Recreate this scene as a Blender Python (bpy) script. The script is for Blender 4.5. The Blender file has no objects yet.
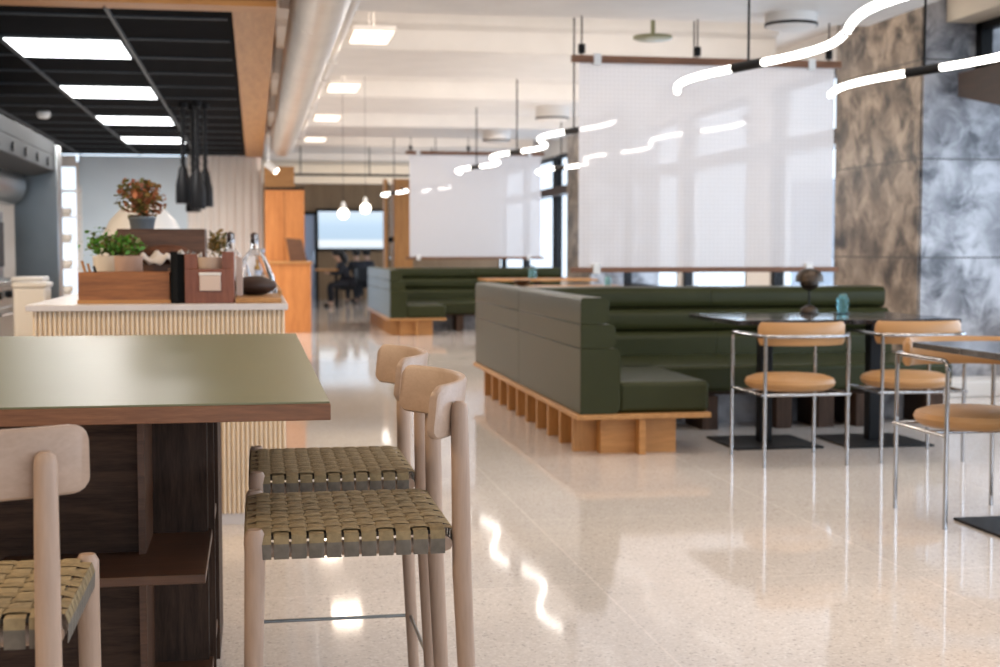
import bpy, bmesh, math, random
from mathutils import Vector, Matrix
random.seed(7)
PI = math.pi
C = bpy.context.scene.collection
S = bpy.context.scene

# ------------------------------------------------------------------ camera, world, light, exposure
cd = bpy.data.cameras.new('camera'); cam = bpy.data.objects.new('camera', cd); C.objects.link(cam)
cd.lens = 50; cd.sensor_width = 36
cam.location = (0, 0, 1.2)
cam.rotation_euler = (math.radians(90 - 3.44), 0, math.radians(-10))
cd.clip_start = .05; cd.clip_end = 200
cd.dof.use_dof = True; cd.dof.focus_distance = 3.0; cd.dof.aperture_fstop = 5.0
S.camera = cam

w = bpy.data.worlds.new('world'); S.world = w; w.use_nodes = True
bg = w.node_tree.nodes['Background']
bg.inputs[0].default_value = (0.72, 0.85, 1.0, 1); bg.inputs[1].default_value = 4.0

def area(name, loc, rot, sx, sy, power, col):
    l = bpy.data.lights.new(name, 'AREA'); l.shape = 'RECTANGLE'; l.size = sx; l.size_y = sy
    l.energy = power; l.color = col
    o = bpy.data.objects.new(name, l); C.objects.link(o); o.location = loc; o.rotation_euler = rot
    return o
COOL = (0.64, 0.80, 1.0); WARM = (1.0, 0.84, 0.68)
# daylight just outside the window openings
area('daylight_right_near', (6.9, 3.2, 1.6), (0, PI/2, 0), 1.9, 13, 760, COOL)
area('daylight_right_middle', (6.5, 17.6, 1.5), (0, PI/2, 0), 1.6, 9, 420, COOL)
area('daylight_right_far', (6.5, 29, 1.5), (0, PI/2, 0), 1.6, 8, 320, COOL)
area('daylight_rear', (1.5, -6.4, 1.75), (PI/2, 0, 0), 8, 2.2, 260, COOL)
# the warm room lamps: one long lamp up in each ceiling recess between the beams
for q, yy in enumerate((-.4, 3.6, 7.5, 11.6, 15.5, 19.3, 23.2, 27.1)):
    area('recess_lamp', (2.9, yy, 3.44), (0, 0, 0), 4.6, .8, 105, (1.0, .87, .74))
# kitchen lamps just under the bright ceiling panels
for yy in (10.87, 13.81, 16.75, 19.69):
    area('kitchen_lamp', (-1.34, yy, 2.68), (0, 0, 0), .8, .9, 85 if yy < 19 else 300, (1, .95, .90))
# warm lamps under the small square ceiling lights beside the duct; added unseen fill warms the stools from the left
for yy in (12.0, 15.8, 19.4, 23.2):
    area('aisle_lamp', (1.0, yy, 2.98), (0, 0, 0), .3, .5, 30, WARM)
for x, yy in ((-2.6, 1.2), (-2.6, 4.2), (-3.2, 6.6)):
    area('bar_fill', (x, yy, 2.95), (0, math.radians(-25), 0), .6, .6, 130, (1, .76, .50))
S.view_settings.view_transform = 'Standard'; S.view_settings.look = 'None'
S.view_settings.exposure = -1.0; S.view_settings.gamma = 1; S.view_settings.use_curve_mapping = False

# ------------------------------------------------------------------ materials
MAT = {}
def new_mat(name):
    m = bpy.data.materials.new(name); m.use_nodes = True
    return m, m.node_tree.nodes, m.node_tree.links, m.node_tree.nodes['Principled BSDF']
def pm(name, col, rough=.5, metal=0, coat=0, noise=.0, nscale=8, bump=0, bscale=60, spec=.5, trans=0, emit=None, estr=0, ior=1.45):
    if name in MAT: return MAT[name]
    m, n, l, b = new_mat(name)
    b.inputs['Base Color'].default_value = (*col, 1); b.inputs['Roughness'].default_value = rough
    b.inputs['Metallic'].default_value = metal; b.inputs['Coat Weight'].default_value = coat
    b.inputs['Specular IOR Level'].default_value = spec
    b.inputs['Transmission Weight'].default_value = trans; b.inputs['IOR'].default_value = ior
    if emit: b.inputs['Emission Color'].default_value = (*emit, 1); b.inputs['Emission Strength'].default_value = estr
    tc = n.new('ShaderNodeTexCoord')
    if noise:
        t = n.new('ShaderNodeTexNoise'); t.inputs['Scale'].default_value = nscale; t.inputs['Detail'].default_value = 5
        l.new(tc.outputs['Object'], t.inputs['Vector'])
        r = n.new('ShaderNodeMapRange'); r.inputs[1].default_value = .3; r.inputs[2].default_value = .7
        r.inputs[3].default_value = 1 - noise; r.inputs[4].default_value = 1 + noise
        l.new(t.outputs[0], r.inputs[0])
        v = n.new('ShaderNodeVectorMath'); v.operation = 'SCALE'; v.inputs[0].default_value = col
        l.new(r.outputs[0], v.inputs['Scale']); l.new(v.outputs[0], b.inputs['Base Color'])
    if bump:
        t = n.new('ShaderNodeTexNoise'); t.inputs['Scale'].default_value = bscale; t.inputs['Detail'].default_value = 3
        l.new(tc.outputs['Object'], t.inputs['Vector'])
        bp = n.new('ShaderNodeBump'); bp.inputs['Strength'].default_value = bump; bp.inputs['Distance'].default_value = .002
        l.new(t.outputs[0], bp.inputs['Height']); l.new(bp.outputs[0], b.inputs['Normal'])
    MAT[name] = m; return m
def wood(name, c1, c2, axis='X', rough=.45, scale=1.0, coat=0, bump=.15, spec=.4):
    if name in MAT: return MAT[name]
    m, n, l, b = new_mat(name)
    tc = n.new('ShaderNodeTexCoord'); mp = n.new('ShaderNodeMapping')
    s = {'X': (1.2, 14, 14), 'Y': (14, 1.2, 14), 'Z': (14, 14, 1.2)}[axis]
    mp.inputs['Scale'].default_value = tuple(q*scale for q in s)
    l.new(tc.outputs['Object'], mp.inputs[0])
    t = n.new('ShaderNodeTexNoise'); t.inputs['Scale'].default_value = 2; t.inputs['Detail'].default_value = 8; t.inputs['Roughness'].default_value = .65
    t.inputs['Distortion'].default_value = .6
    l.new(mp.outputs[0], t.inputs['Vector'])
    t2 = n.new('ShaderNodeTexNoise'); t2.inputs['Scale'].default_value = 14; t2.inputs['Detail'].default_value = 2
    l.new(mp.outputs[0], t2.inputs['Vector'])
    ad = n.new('ShaderNodeMath'); ad.operation = 'MULTIPLY_ADD'; ad.inputs[1].default_value = .35
    l.new(t2.outputs[0], ad.inputs[0]); l.new(t.outputs[0], ad.inputs[2])
    cr = n.new('ShaderNodeValToRGB'); cr.color_ramp.elements[0].position = .45; cr.color_ramp.elements[1].position = .85
    cr.color_ramp.elements[0].color = (*c2, 1); cr.color_ramp.elements[1].color = (*c1, 1)
    l.new(ad.outputs[0], cr.inputs[0]); l.new(cr.outputs[0], b.inputs['Base Color'])
    b.inputs['Roughness'].default_value = rough; b.inputs['Coat Weight'].default_value = coat
    bp = n.new('ShaderNodeBump'); bp.inputs['Strength'].default_value = bump; bp.inputs['Distance'].default_value = .001
    l.new(ad.outputs[0], bp.inputs['Height']); l.new(bp.outputs[0], b.inputs['Normal'])
    b.inputs['Specular IOR Level'].default_value = spec
    MAT[name] = m; return m
def terrazzo():
    m, n, l, b = new_mat('terrazzo')
    tc = n.new('ShaderNodeTexCoord')
    v = n.new('ShaderNodeTexVoronoi'); v.inputs['Scale'].default_value = 120; l.new(tc.outputs['Object'], v.inputs['Vector'])
    cr = n.new('ShaderNodeValToRGB'); cr.color_ramp.interpolation = 'CONSTANT'
    e = cr.color_ramp.elements; e[0].position = 0; e[0].color = (.48, .42, .375, 1); e[1].position = .04; e[1].color = (.655, .58, .525, 1)
    for p, c in ((.3, (.68, .61, .555)), (.62, (.62, .55, .495)), (.9, (.74, .675, .62))):
        q = e.new(p); q.color = (*c, 1)
    sp = n.new('ShaderNodeSeparateColor'); l.new(v.outputs['Color'], sp.inputs[0]); l.new(sp.outputs[0], cr.inputs[0])
    br = n.new('ShaderNodeTexBrick'); br.offset = 0; br.inputs['Scale'].default_value = 1
    br.inputs['Mortar Size'].default_value = .004; br.inputs['Brick Width'].default_value = 1.2; br.inputs['Row Height'].default_value = 1.2
    br.inputs['Color1'].default_value = (1, 1, 1, 1); br.inputs['Color2'].default_value = (.96, .96, .96, 1); br.inputs['Mortar'].default_value = (1.15, 1.15, 1.15, 1)
    l.new(tc.outputs['Object'], br.inputs['Vector'])
    ns = n.new('ShaderNodeTexNoise'); ns.inputs['Scale'].default_value = 1.3; ns.inputs['Detail'].default_value = 4
    l.new(tc.outputs['Object'], ns.inputs['Vector'])
    mr = n.new('ShaderNodeMapRange'); mr.inputs[3].default_value = .9; mr.inputs[4].default_value = 1.08; l.new(ns.outputs[0], mr.inputs[0])
    mx = n.new('ShaderNodeMix'); mx.data_type = 'RGBA'; mx.blend_type = 'MULTIPLY'; mx.inputs[0].default_value = 1
    l.new(cr.outputs[0], mx.inputs[6]); l.new(br.outputs[0], mx.inputs[7])
    sc = n.new('ShaderNodeVectorMath'); sc.operation = 'SCALE'; l.new(mx.outputs[2], sc.inputs[0]); l.new(mr.outputs[0], sc.inputs['Scale'])
    l.new(sc.outputs[0], b.inputs['Base Color'])
    b.inputs['Roughness'].default_value = .06; b.inputs['Specular IOR Level'].default_value = .30
    return m
def stone(name, dark, mid, light, seam_h=.83, off=0.0, rough=.35):
    m, n, l, b = new_mat(name)
    tc = n.new('ShaderNodeTexCoord')
    t = n.new('ShaderNodeTexNoise'); t.inputs['Scale'].default_value = 4.2; t.inputs['Detail'].default_value = 10; t.inputs['Roughness'].default_value = .68; t.inputs['Distortion'].default_value = .5
    l.new(tc.outputs['Object'], t.inputs['Vector'])
    v = n.new('ShaderNodeTexVoronoi'); v.inputs['Scale'].default_value = 5.5; v.feature = 'SMOOTH_F1'
    mxv = n.new('ShaderNodeMix'); mxv.data_type = 'VECTOR'; mxv.inputs[0].default_value = .35
    l.new(tc.outputs['Object'], mxv.inputs[4]); l.new(t.outputs['Color'], mxv.inputs[5]); l.new(mxv.outputs[1], v.inputs['Vector'])
    ad = n.new('ShaderNodeMath'); ad.operation = 'MULTIPLY_ADD'; ad.inputs[1].default_value = .45; l.new(v.outputs['Distance'], ad.inputs[0]); l.new(t.outputs[0], ad.inputs[2])
    cr = n.new('ShaderNodeValToRGB'); e = cr.color_ramp.elements
    e[0].position = .50; e[0].color = (*dark, 1); e[1].position = .86; e[1].color = (*light, 1); q = e.new(.66); q.color = (*mid, 1)
    l.new(ad.outputs[0], cr.inputs[0])
    sx = n.new('ShaderNodeSeparateXYZ'); l.new(tc.outputs['Object'], sx.inputs[0])
    md = n.new('ShaderNodeMath'); md.operation = 'WRAP'; md.inputs[1].default_value = 0; md.inputs[2].default_value = seam_h
    sh = n.new('ShaderNodeMath'); sh.operation = 'ADD'; sh.inputs[1].default_value = off; l.new(sx.outputs[2], sh.inputs[0]); l.new(sh.outputs[0], md.inputs[0])
    lt = n.new('ShaderNodeMath'); lt.operation = 'LESS_THAN'; lt.inputs[1].default_value = .012; l.new(md.outputs[0], lt.inputs[0])
    mx = n.new('ShaderNodeMix'); mx.data_type = 'RGBA'; mx.inputs[7].default_value = (.04, .035, .03, 1)
    l.new(lt.outputs[0], mx.inputs[0]); l.new(cr.outputs[0], mx.inputs[6]); l.new(mx.outputs[2], b.inputs['Base Color'])
    b.inputs['Roughness'].default_value = rough
    return m
def screen_mat():
    m, n, l, b = new_mat('mesh_screen')
    out = n['Material Output']
    tc = n.new('ShaderNodeTexCoord')
    br = n.new('ShaderNodeTexBrick'); br.offset = 0; br.inputs['Scale'].default_value = 1; br.inputs['Brick Width'].default_value = .034; br.inputs['Row Height'].default_value = .034
    br.inputs['Mortar Size'].default_value = .003
    mp = n.new('ShaderNodeMapping'); mp.inputs['Rotation'].default_value = (PI/2, 0, 0); l.new(tc.outputs['Object'], mp.inputs[0]); l.new(mp.outputs[0], br.inputs['Vector'])
    tr = n.new('ShaderNodeBsdfTransparent'); df = n.new('ShaderNodeBsdfDiffuse'); df.inputs[0].default_value = (.86, .86, .88, 1)
    tl = n.new('ShaderNodeBsdfTranslucent'); tl.inputs[0].default_value = (.80, .80, .84, 1)
    a = n.new('ShaderNodeMixShader'); a.inputs[0].default_value = .45; l.new(df.outputs[0], a.inputs[1]); l.new(tl.outputs[0], a.inputs[2])
    mr = n.new('ShaderNodeMapRange'); mr.inputs[3].default_value = .34; mr.inputs[4].default_value = .26; l.new(br.outputs['Fac'], mr.inputs[0])
    mx = n.new('ShaderNodeMixShader'); l.new(mr.outputs[0], mx.inputs[0]); l.new(a.outputs[0], mx.inputs[1]); l.new(tr.outputs[0], mx.inputs[2])
    l.new(mx.outputs[0], out.inputs[0]); return m
def pane_mat():
    m, n, l, b = new_mat('window_glass'); out = n['Material Output']
    tr = n.new('ShaderNodeBsdfTransparent'); gl = n.new('ShaderNodeBsdfGlossy'); gl.inputs['Roughness'].default_value = .02
    fr = n.new('ShaderNodeValue'); fr.outputs[0].default_value = .06
    mx = n.new('ShaderNodeMixShader'); l.new(fr.outputs[0], mx.inputs[0]); l.new(tr.outputs[0], mx.inputs[1]); l.new(gl.outputs[0], mx.inputs[2])
    l.new(mx.outputs[0], out.inputs[0]); return m
def tv_mat():
    m, n, l, b = new_mat('display_picture')
    tc = n.new('ShaderNodeTexCoord'); sx = n.new('ShaderNodeSeparateXYZ'); l.new(tc.outputs['Generated'], sx.inputs[0])
    cr = n.new('ShaderNodeValToRGB'); cr.color_ramp.interpolation = 'LINEAR'; e = cr.color_ramp.elements
    e[0].position = .0; e[0].color = (.70, .82, .92, 1); e[1].position = 1; e[1].color = (.74, .86, 1, 1)
    for p, c in ((.1, (.9, .96, 1)), (.2, (.9, .96, 1)), (.26, (.52, .68, .84)), (.6, (.55, .72, .90)), (.8, (.66, .82, .98))):
        q = e.new(p); q.color = (*c, 1)
    l.new(sx.outputs[2], cr.inputs[0]); l.new(cr.outputs[0], b.inputs['Emission Color']); b.inputs['Emission Strength'].default_value = 2.1
    b.inputs['Base Color'].default_value = (.02, .02, .02, 1); return m

M = dict(
    floor=terrazzo(),
    brown_stone=stone('brown_stone', (.022, .016, .011), (.16, .125, .095), (.38, .31, .245), off=-.30),
    grey_daylit_stone=stone('grey_daylit_stone', (.07, .07, .08), (.25, .25, .27), (.55, .55, .58), off=-.30),  # plain grey on the plinths; on the pillars, daylight put into the stone colour
    screen=screen_mat(), pane=pane_mat(), tv=tv_mat(),
    hood=pm('dark_hood_metal', (.03, .034, .038), .6, spec=.2),
    white=pm('white_paint', (.74, .70, .66), .6, noise=.02, nscale=1.5),
    beam=pm('white_concrete', (.72, .69, .66), .55, noise=.04, nscale=3),
    cream=pm('cream_paint', (.80, .72, .60), .6, noise=.02),
    bluegrey=pm('blue_grey_wall', (.56, .66, .74), .55, noise=.03, nscale=2),
    blackceil=pm('black_ceiling', (.004, .0045, .006), .9, noise=.2, spec=.05),
    rail=pm('grid_rail', (.06, .07, .08), .5, metal=.2, spec=.3),
    steel=pm('brushed_steel', (.26, .28, .29), .32, metal=1, noise=.06, nscale=4),
    chrome=pm('chrome', (.42, .42, .43), .07, metal=1),
    duct=pm('duct_metal', (.70, .66, .61), .38, metal=.55, noise=.05, nscale=3),
    black=pm('black_metal', (.005, .005, .006), .5, spec=.25),
    blackmatte=pm('black_matte', (.006, .006, .006), .7, spec=.2),
    tube=pm('lamp_tube', (.9, .9, .88), .4, emit=(1, .94, .86), estr=16),
    bulb=pm('globe_glow', (.9, .9, .88), .4, emit=(1, .86, .66), estr=14),
    panel=pm('light_panel', (.9, .9, .9), .4, emit=(.96, .98, 1), estr=12),
    warmpanel=pm('warm_light_panel', (.9, .9, .9), .4, emit=(1, .88, .70), estr=4),
    leather=pm('green_leather', (.032, .035, .013), .33, noise=.04, nscale=3, bump=.2, bscale=220, spec=.17),
    tan=pm('tan_leather', (.44, .235, .095), .42, noise=.06, nscale=5, bump=.15, bscale=180),
    oak=wood('oak', (.52, .255, .085), (.34, .15, .045), 'X'),
    oakz=wood('oak_upright', (.50, .25, .085), (.32, .145, .045), 'Z'),
    oaky=wood('oak_lengthwise', (.50, .26, .095), (.34, .16, .05), 'Y'),
    orange=wood('orange_oak', (.60, .24, .07), (.42, .145, .036), 'Z', scale=.6),
    ashz=wood('ash_upright', (.43, .30, .22), (.34, .23, .165), 'Z', rough=.42),
    ashx=wood('ash_lengthwise', (.43, .30, .22), (.35, .24, .17), 'X', rough=.42),
    walnut=wood('walnut', (.085, .047, .029), (.028, .015, .010), 'X', scale=1.6, rough=.6, spec=.2),
    walnutz=wood('walnut_upright', (.085, .048, .031), (.026, .015, .010), 'Z', scale=1.8, rough=.6, spec=.2),
    edge=wood('table_edge_wood', (.26, .115, .055), (.14, .058, .028), 'X', scale=1.6),
    fascia=wood('reddish_fascia', (.30, .125, .055), (.19, .07, .03), 'X', scale=.7),
    darkplank=wood('dark_board', (.15, .07, .036), (.07, .032, .017), 'X', rough=.4),
    crate=wood('crate_wood', (.36, .14, .05), (.17, .065, .027), 'X', rough=.5),
    cherry=wood('cherry_wood', (.25, .085, .042), (.14, .042, .02), 'Z', rough=.35),
    brownbeam=wood('brown_beam', (.05, .026, .018), (.02, .012, .009), 'Y'),
    olive=pm('olive_tabletop', (.165, .17, .095), .36, noise=.03, nscale=2),
    flute=pm('fluted_panel', (.74, .60, .44), .5, noise=.02),
    slab=pm('counter_slab', (.62, .58, .57), .3, noise=.03),
    tape=pm('woven_tape', (.235, .170, .085), .75, noise=.22, nscale=60, bump=.5, bscale=500),
    tape2=pm('woven_tape_light', (.27, .20, .105), .75, noise=.2, nscale=60, bump=.5, bscale=500),
    tapeside=pm('woven_tape_side', (.125, .105, .082), .75, noise=.2, nscale=60),
    marble=stone('black_marble', (.012, .012, .014), (.02, .02, .024), (.10, .10, .11), seam_h=50, rough=.10),
    tan_wall=wood('tan_wall', (.34, .21, .11), (.26, .155, .08), 'Z', scale=.3),
    ceramic=pm('ceramic', (.66, .60, .52), .35), pinkpot=pm('pink_clay', (.50, .335, .26), .6, noise=.05),
    greypot=pm('grey_pot', (.12, .14, .16), .5), soil=pm('soil', (.03, .02, .015), .9),
    leaf=pm('herb_leaf', (.10, .30, .035), .5, noise=.4, nscale=30), leaf2=pm('olive_leaf', (.14, .13, .03), .5, noise=.35, nscale=25),
    leaf3=pm('russet_leaf', (.42, .15, .07), .5, noise=.35, nscale=25), leaf4=pm('dry_leaf', (.30, .19, .06), .6, noise=.3, nscale=25),
    stem=pm('stem', (.12, .10, .04), .7),
    cloth=pm('white_cloth', (.66, .60, .56), .8, noise=.05), card=pm('card', (.62, .48, .40), .6), paper=pm('paper', (.75, .72, .68), .7),
    bread=pm('bread_crust', (.11, .04, .02), .6, noise=.3, nscale=12), darkbread=pm('dark_crust', (.04, .018, .011), .6, noise=.4, nscale=14), dome=pm('white_glaze', (.85, .84, .82), .3),
    glass=pm('clear_glass', (.95, .97, 1), .03, trans=1, ior=1.3), tealglass=pm('teal_glass', (.30, .62, .66), .05, trans=.8, ior=1.3),
    amber=pm('amber_glass', (.75, .42, .08), .08, trans=.6), brownbottle=pm('bottle_brown', (.30, .13, .06), .2, trans=.3),
    bluelabel=pm('pale_blue_label', (.45, .52, .66), .5),
    skin=pm('skin', (.50, .31, .22), .5), darkcloth=pm('dark_clothing', (.012, .012, .018), .8), bluecloth=pm('pale_blue_shirt', (.30, .40, .58), .8),
    darkhair=pm('dark_hair', (.01, .008, .007), .6), white_plain=pm('white_ground', (.55, .58, .62), .8),
    bronze=pm('bronze', (.055, .04, .03), .35, metal=.7), outside=pm('outside_facade', (.42, .47, .55), .7, noise=.3, nscale=.5),
)

# ------------------------------------------------------------------ mesh helpers
class MB:
    def __init__(s): s.bm = bmesh.new(); s.mi = 0
    def _tag(s, faces):
        for f in faces: f.material_index = s.mi
    def box(s, x0, x1, y0, y1, z0, z1):
        v = [s.bm.verts.new(p) for p in ((x0,y0,z0),(x1,y0,z0),(x1,y1,z0),(x0,y1,z0),(x0,y0,z1),(x1,y0,z1),(x1,y1,z1),(x0,y1,z1))]
        s._tag([s.bm.faces.new([v[i] for i in q]) for q in ((3,2,1,0),(4,5,6,7),(0,1,5,4),(1,2,6,5),(2,3,7,6),(3,0,4,7))]); return s
    def prism(s, pts, axis, a, b):
        """pts: 2D outline; axis 'X': (y,z) extruded a..b along X; 'Y': (x,z); 'Z': (x,y)"""
        def mk(p, t): return {'X': (t, p[0], p[1]), 'Y': (p[0], t, p[1]), 'Z': (p[0], p[1], t)}[axis]
        A = [s.bm.verts.new(mk(p, a)) for p in pts]; B = [s.bm.verts.new(mk(p, b)) for p in pts]
        n = len(pts); fs = [s.bm.faces.new(A), s.bm.faces.new(B[::-1])]
        for i in range(n): fs.append(s.bm.faces.new((A[i], B[i], B[(i+1)%n], A[(i+1)%n])))
        s._tag(fs); return s
    def tube(s, path, r, seg=12, cap=True):
        P = [Vector(p) for p in path]; R = r if isinstance(r, (list, tuple)) else [r]*len(P)
        T = []
        for i in range(len(P)):
            t = (P[min(i+1, len(P)-1)] - P[max(i-1, 0)]); T.append(t.normalized())
        u = T[0].orthogonal().normalized(); rings = []
        for i, p in enumerate(P):
            u = (u - T[i]*u.dot(T[i])).normalized(); v = T[i].cross(u)
            rings.append([s.bm.verts.new(p + (u*math.cos(a) + v*math.sin(a))*R[i]) for a in [2*PI*k/seg for k in range(seg)]])
        fs = []
        for i in range(len(P)-1):
            for k in range(seg): fs.append(s.bm.faces.new((rings[i][k], rings[i][(k+1)%seg], rings[i+1][(k+1)%seg], rings[i+1][k])))
        if cap: fs += [s.bm.faces.new(rings[0][::-1]), s.bm.faces.new(rings[-1])]
        s._tag(fs); return s
    def lathe(s, prof, c=(0,0,0), seg=32, sx=1, sy=1):
        rings = []
        for r, z in prof:
            rings.append([s.bm.verts.new((c[0]+sx*r*math.cos(2*PI*k/seg), c[1]+sy*r*math.sin(2*PI*k/seg), c[2]+z)) for k in range(seg)])
        fs = []
        for i in range(len(rings)-1):
            for k in range(seg): fs.append(s.bm.faces.new((rings[i][k], rings[i][(k+1)%seg], rings[i+1][(k+1)%seg], rings[i+1][k])))
        fs += [s.bm.faces.new(rings[0][::-1]), s.bm.faces.new(rings[-1])]
        s._tag(fs); return s
    def sphere(s, c, r, u=16, v=10, sc=(1,1,1)):
        mt = Matrix.Translation(c) @ Matrix.Diagonal((sc[0]*r, sc[1]*r, sc[2]*r, 1))
        g = bmesh.ops.create_uvsphere(s.bm, u_segments=u, v_segments=v, radius=1, matrix=mt)
        s._tag({f for vv in g['verts'] for f in vv.link_faces}); return s
    def quad(s, *pts):
        s._tag([s.bm.faces.new([s.bm.verts.new(p) for p in pts])]); return s
    def xform(s, mt): s.bm.transform(mt); return s
    def build(s, name, mat, parent=None, bevel=0, smooth=True, seg=2, subsurf=0, world=True):
        if parent is not None and world: s.bm.transform(Matrix.Translation(-parent.location))
        bmesh.ops.recalc_face_normals(s.bm, faces=s.bm.faces)
        me = bpy.data.meshes.new(name); s.bm.to_mesh(me); s.bm.free()
        for m in (mat if isinstance(mat, (list, tuple)) else [mat]): me.materials.append(m)
        o = bpy.data.objects.new(name, me); C.objects.link(o)
        if parent is not None: o.parent = parent
        if bevel:
            b = o.modifiers.new('bevel', 'BEVEL'); b.width = bevel; b.segments = seg; b.limit_method = 'ANGLE'; b.angle_limit = math.radians(35)
        if subsurf:
            b = o.modifiers.new('sub', 'SUBSURF'); b.levels = subsurf; b.render_levels = subsurf
        if smooth:
            for p in me.polygons: p.use_smooth = True
            try: me.set_sharp_from_angle(angle=math.radians(38))
            except Exception: pass
        return o
def tag(o, label, cat, group=None, kind=None):
    o['label'] = label; o['category'] = cat
    if group: o['group'] = group
    if kind: o['kind'] = kind
    return o
def thing(name, label, cat, loc=(0,0,0), rotz=0, group=None):
    o = bpy.data.objects.new(name, None); C.objects.link(o); o.location = loc; o.rotation_euler = (0,0,rotz)
    return tag(o, label, cat, group)
def struct(mb, name, mat, parent=None, **k):
    o = mb.build(name, mat, parent, **k)
    if parent is None: o['kind'] = 'structure'
    return o
def dup(root, loc, rotz, label, group=None):
    r = root.copy(); C.objects.link(r); r.location = loc; r.rotation_euler = (0,0,rotz); r['label'] = label
    if group: r['group'] = group
    for ch in list(root.children):
        c = ch.copy(); C.objects.link(c); c.parent = r
        for g in ch.children:
            d = g.copy(); C.objects.link(d); d.parent = c
    return r
def smooth_path(pts, n=6):
    """Catmull-Rom through points"""
    P = [Vector(p) for p in pts]; out = []
    for i in range(len(P)-1):
        a = P[max(i-1,0)]; b = P[i]; c = P[i+1]; d = P[min(i+2, len(P)-1)]
        for k in range(n):
            t = k/n
            out.append(.5*((2*b) + (c-a)*t + (2*a-5*b+4*c-d)*t*t + (-a+3*b-3*c+d)*t**3))
    out.append(P[-1]); return out

XW = 6.0          # window wall
YF = 34.0         # far wall
# ------------------------------------------------------------------ the room shell
struct(MB().box(-7, XW+.3, -6.2, YF+.2, -.12, 0), 'floor', M['floor'], smooth=False)
struct(MB().box(-7, XW+.3, -6.2, YF+.2, 3.5, 3.62), 'ceiling', M['beam'], smooth=False)
# wide white ceiling beams with a stepped near face
beams = []
y = 8.8 - 3.9*4
for k in range(11):
    y0 = y + 3.9*k
    if y0 > YF-1: break
    y1 = y0 + 1.85
    x0 = .2 if y0 > 8.0 else -7
    pts = [(y0, 3.0), (y1, 3.0), (y1+.06, 3.06), (y1+.06, 3.5), (y0-.10, 3.5), (y0-.10, 3.24), (y0-.03, 3.20), (y0-.03, 3.05)]
    beams.append((pts, x0, y0))
for i, (pts, x0, y0) in enumerate(beams):
    # beams stop short of the stone pillars by lying between them
    struct(MB().prism(pts, 'X', x0, 4.9), f'trim_{i+1}', M['beam'], bevel=.012)
# window wall on the right: sill wall, header, mullions, panes
XN = 6.42
struct(MB().box(XW, XW+.25, 12.6, YF, 0, .6), 'wall_right', M['white'], smooth=False)
struct(MB().box(XN, XN+.25, -6.2, 11, 0, .6), 'wall_right_sill', M['white'], smooth=False)
struct(MB().box(XW, XW+.25, 12.6, YF, 3.1, 3.5), 'wall_right_header', M['white'], smooth=False)
struct(MB().box(XN, XN+.25, -6.2, 11, 2.5, 2.66), 'wall_right_lintel', M['white'], smooth=False)
struct(MB().box(XW, XN+.25, -6.2, 11, 2.66, 2.70), 'wall_right_ledge', M['brownbeam'], smooth=False)
f = MB()
for yy in (-6.1, -2, 2, 6, 8.5, 10.9): f.box(XW+.0, XW+.1, yy-.05, yy+.05, 2.7, 3.1)
f.box(XW, XW+.1, -6.2, 10.95, 2.7, 2.75).box(XW, XW+.1, -6.2, 10.95, 3.04, 3.1)
fo = struct(f, 'window_40', M['black'], smooth=False)
MB().box(XW+.05, XW+.06, -6.1, 10.9, 2.75, 3.04).build('pane', M['pane'], fo, smooth=False)
n = 1
segs = [(-5.9, -2.6), (-2.4, .9), (1.1, 4.4), (4.6, 7.9), (8.1, 10.9), (12.7, 15.6), (16.5, 19.05), (19.35, 22.3), (24.5, 27.6), (27.9, 30.9), (31.1, 33.9)]
for a, b in segs:
    f = MB()
    if b < 11.5:
        for q in (a-.05, b-.05): f.box(XN+.02, XN+.14, q, q+.1, .6, 2.5)
        f.box(XN+.02, XN+.14, a+.05, b-.05, .6, .66).box(XN+.02, XN+.14, a+.05, b-.05, 2.44, 2.5)
        fo = struct(f, f'window_{n}', M['black'], smooth=False)
        MB().box(XN+.07, XN+.08, a+.05, b-.05, .66, 2.44).build('pane', M['pane'], fo, smooth=False); n += 1
        continue
    for q in ((a-.05, a+.05), (b-.05, b+.05)): f.box(XW+.02, XW+.14, q[0], q[1], .6, 3.1)
    f.box(XW+.02, XW+.14, a+.05, b-.05, .6, .66); f.box(XW+.02, XW+.14, a+.05, b-.05, 3.03, 3.1); f.box(XW+.02, XW+.14, a+.05, b-.05, 2.28, 2.42)
    fo = struct(f, f'window_{n}', M['black'], smooth=False)
    MB().box(XW+.07, XW+.08, a+.05, b-.05, .66, 3.03).build('pane', M['pane'], fo, smooth=False); n += 1
struct(MB().box(XW, XW+.25, 15.65, 16.45, .6, 3.1), 'wall_right_pier', M['white'], smooth=False)
struct(MB().box(XW, XW+.25, 19.1, 19.3, .6, 3.1), 'wall_right_pier', M['white'], smooth=False)
# brown timber transom running along the window wall
for a, b in ((12.65, 22.6), (24.35, YF)):
    struct(MB().box(XW-.16, XW+.02, a, b, 2.28, 2.44), 'trim_91', M['brownbeam'], bevel=.006)
tag(MB().prism([(10.72, 2.655), (8.6, 2.655), (8.6, 2.02), (10.72, 2.46)], 'X', 5.72, XN).build('timber_bulkhead', M['brownbeam'], bevel=.008),
    'dark brown timber bulkhead with sloping underside, under the upper window by the daylit stone face', 'bulkhead')
struct(MB().box(5.72, XW+.2, -6.2, 10.93, 3.1, 3.5), 'wall_right_soffit', M['cream'], smooth=False)
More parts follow.
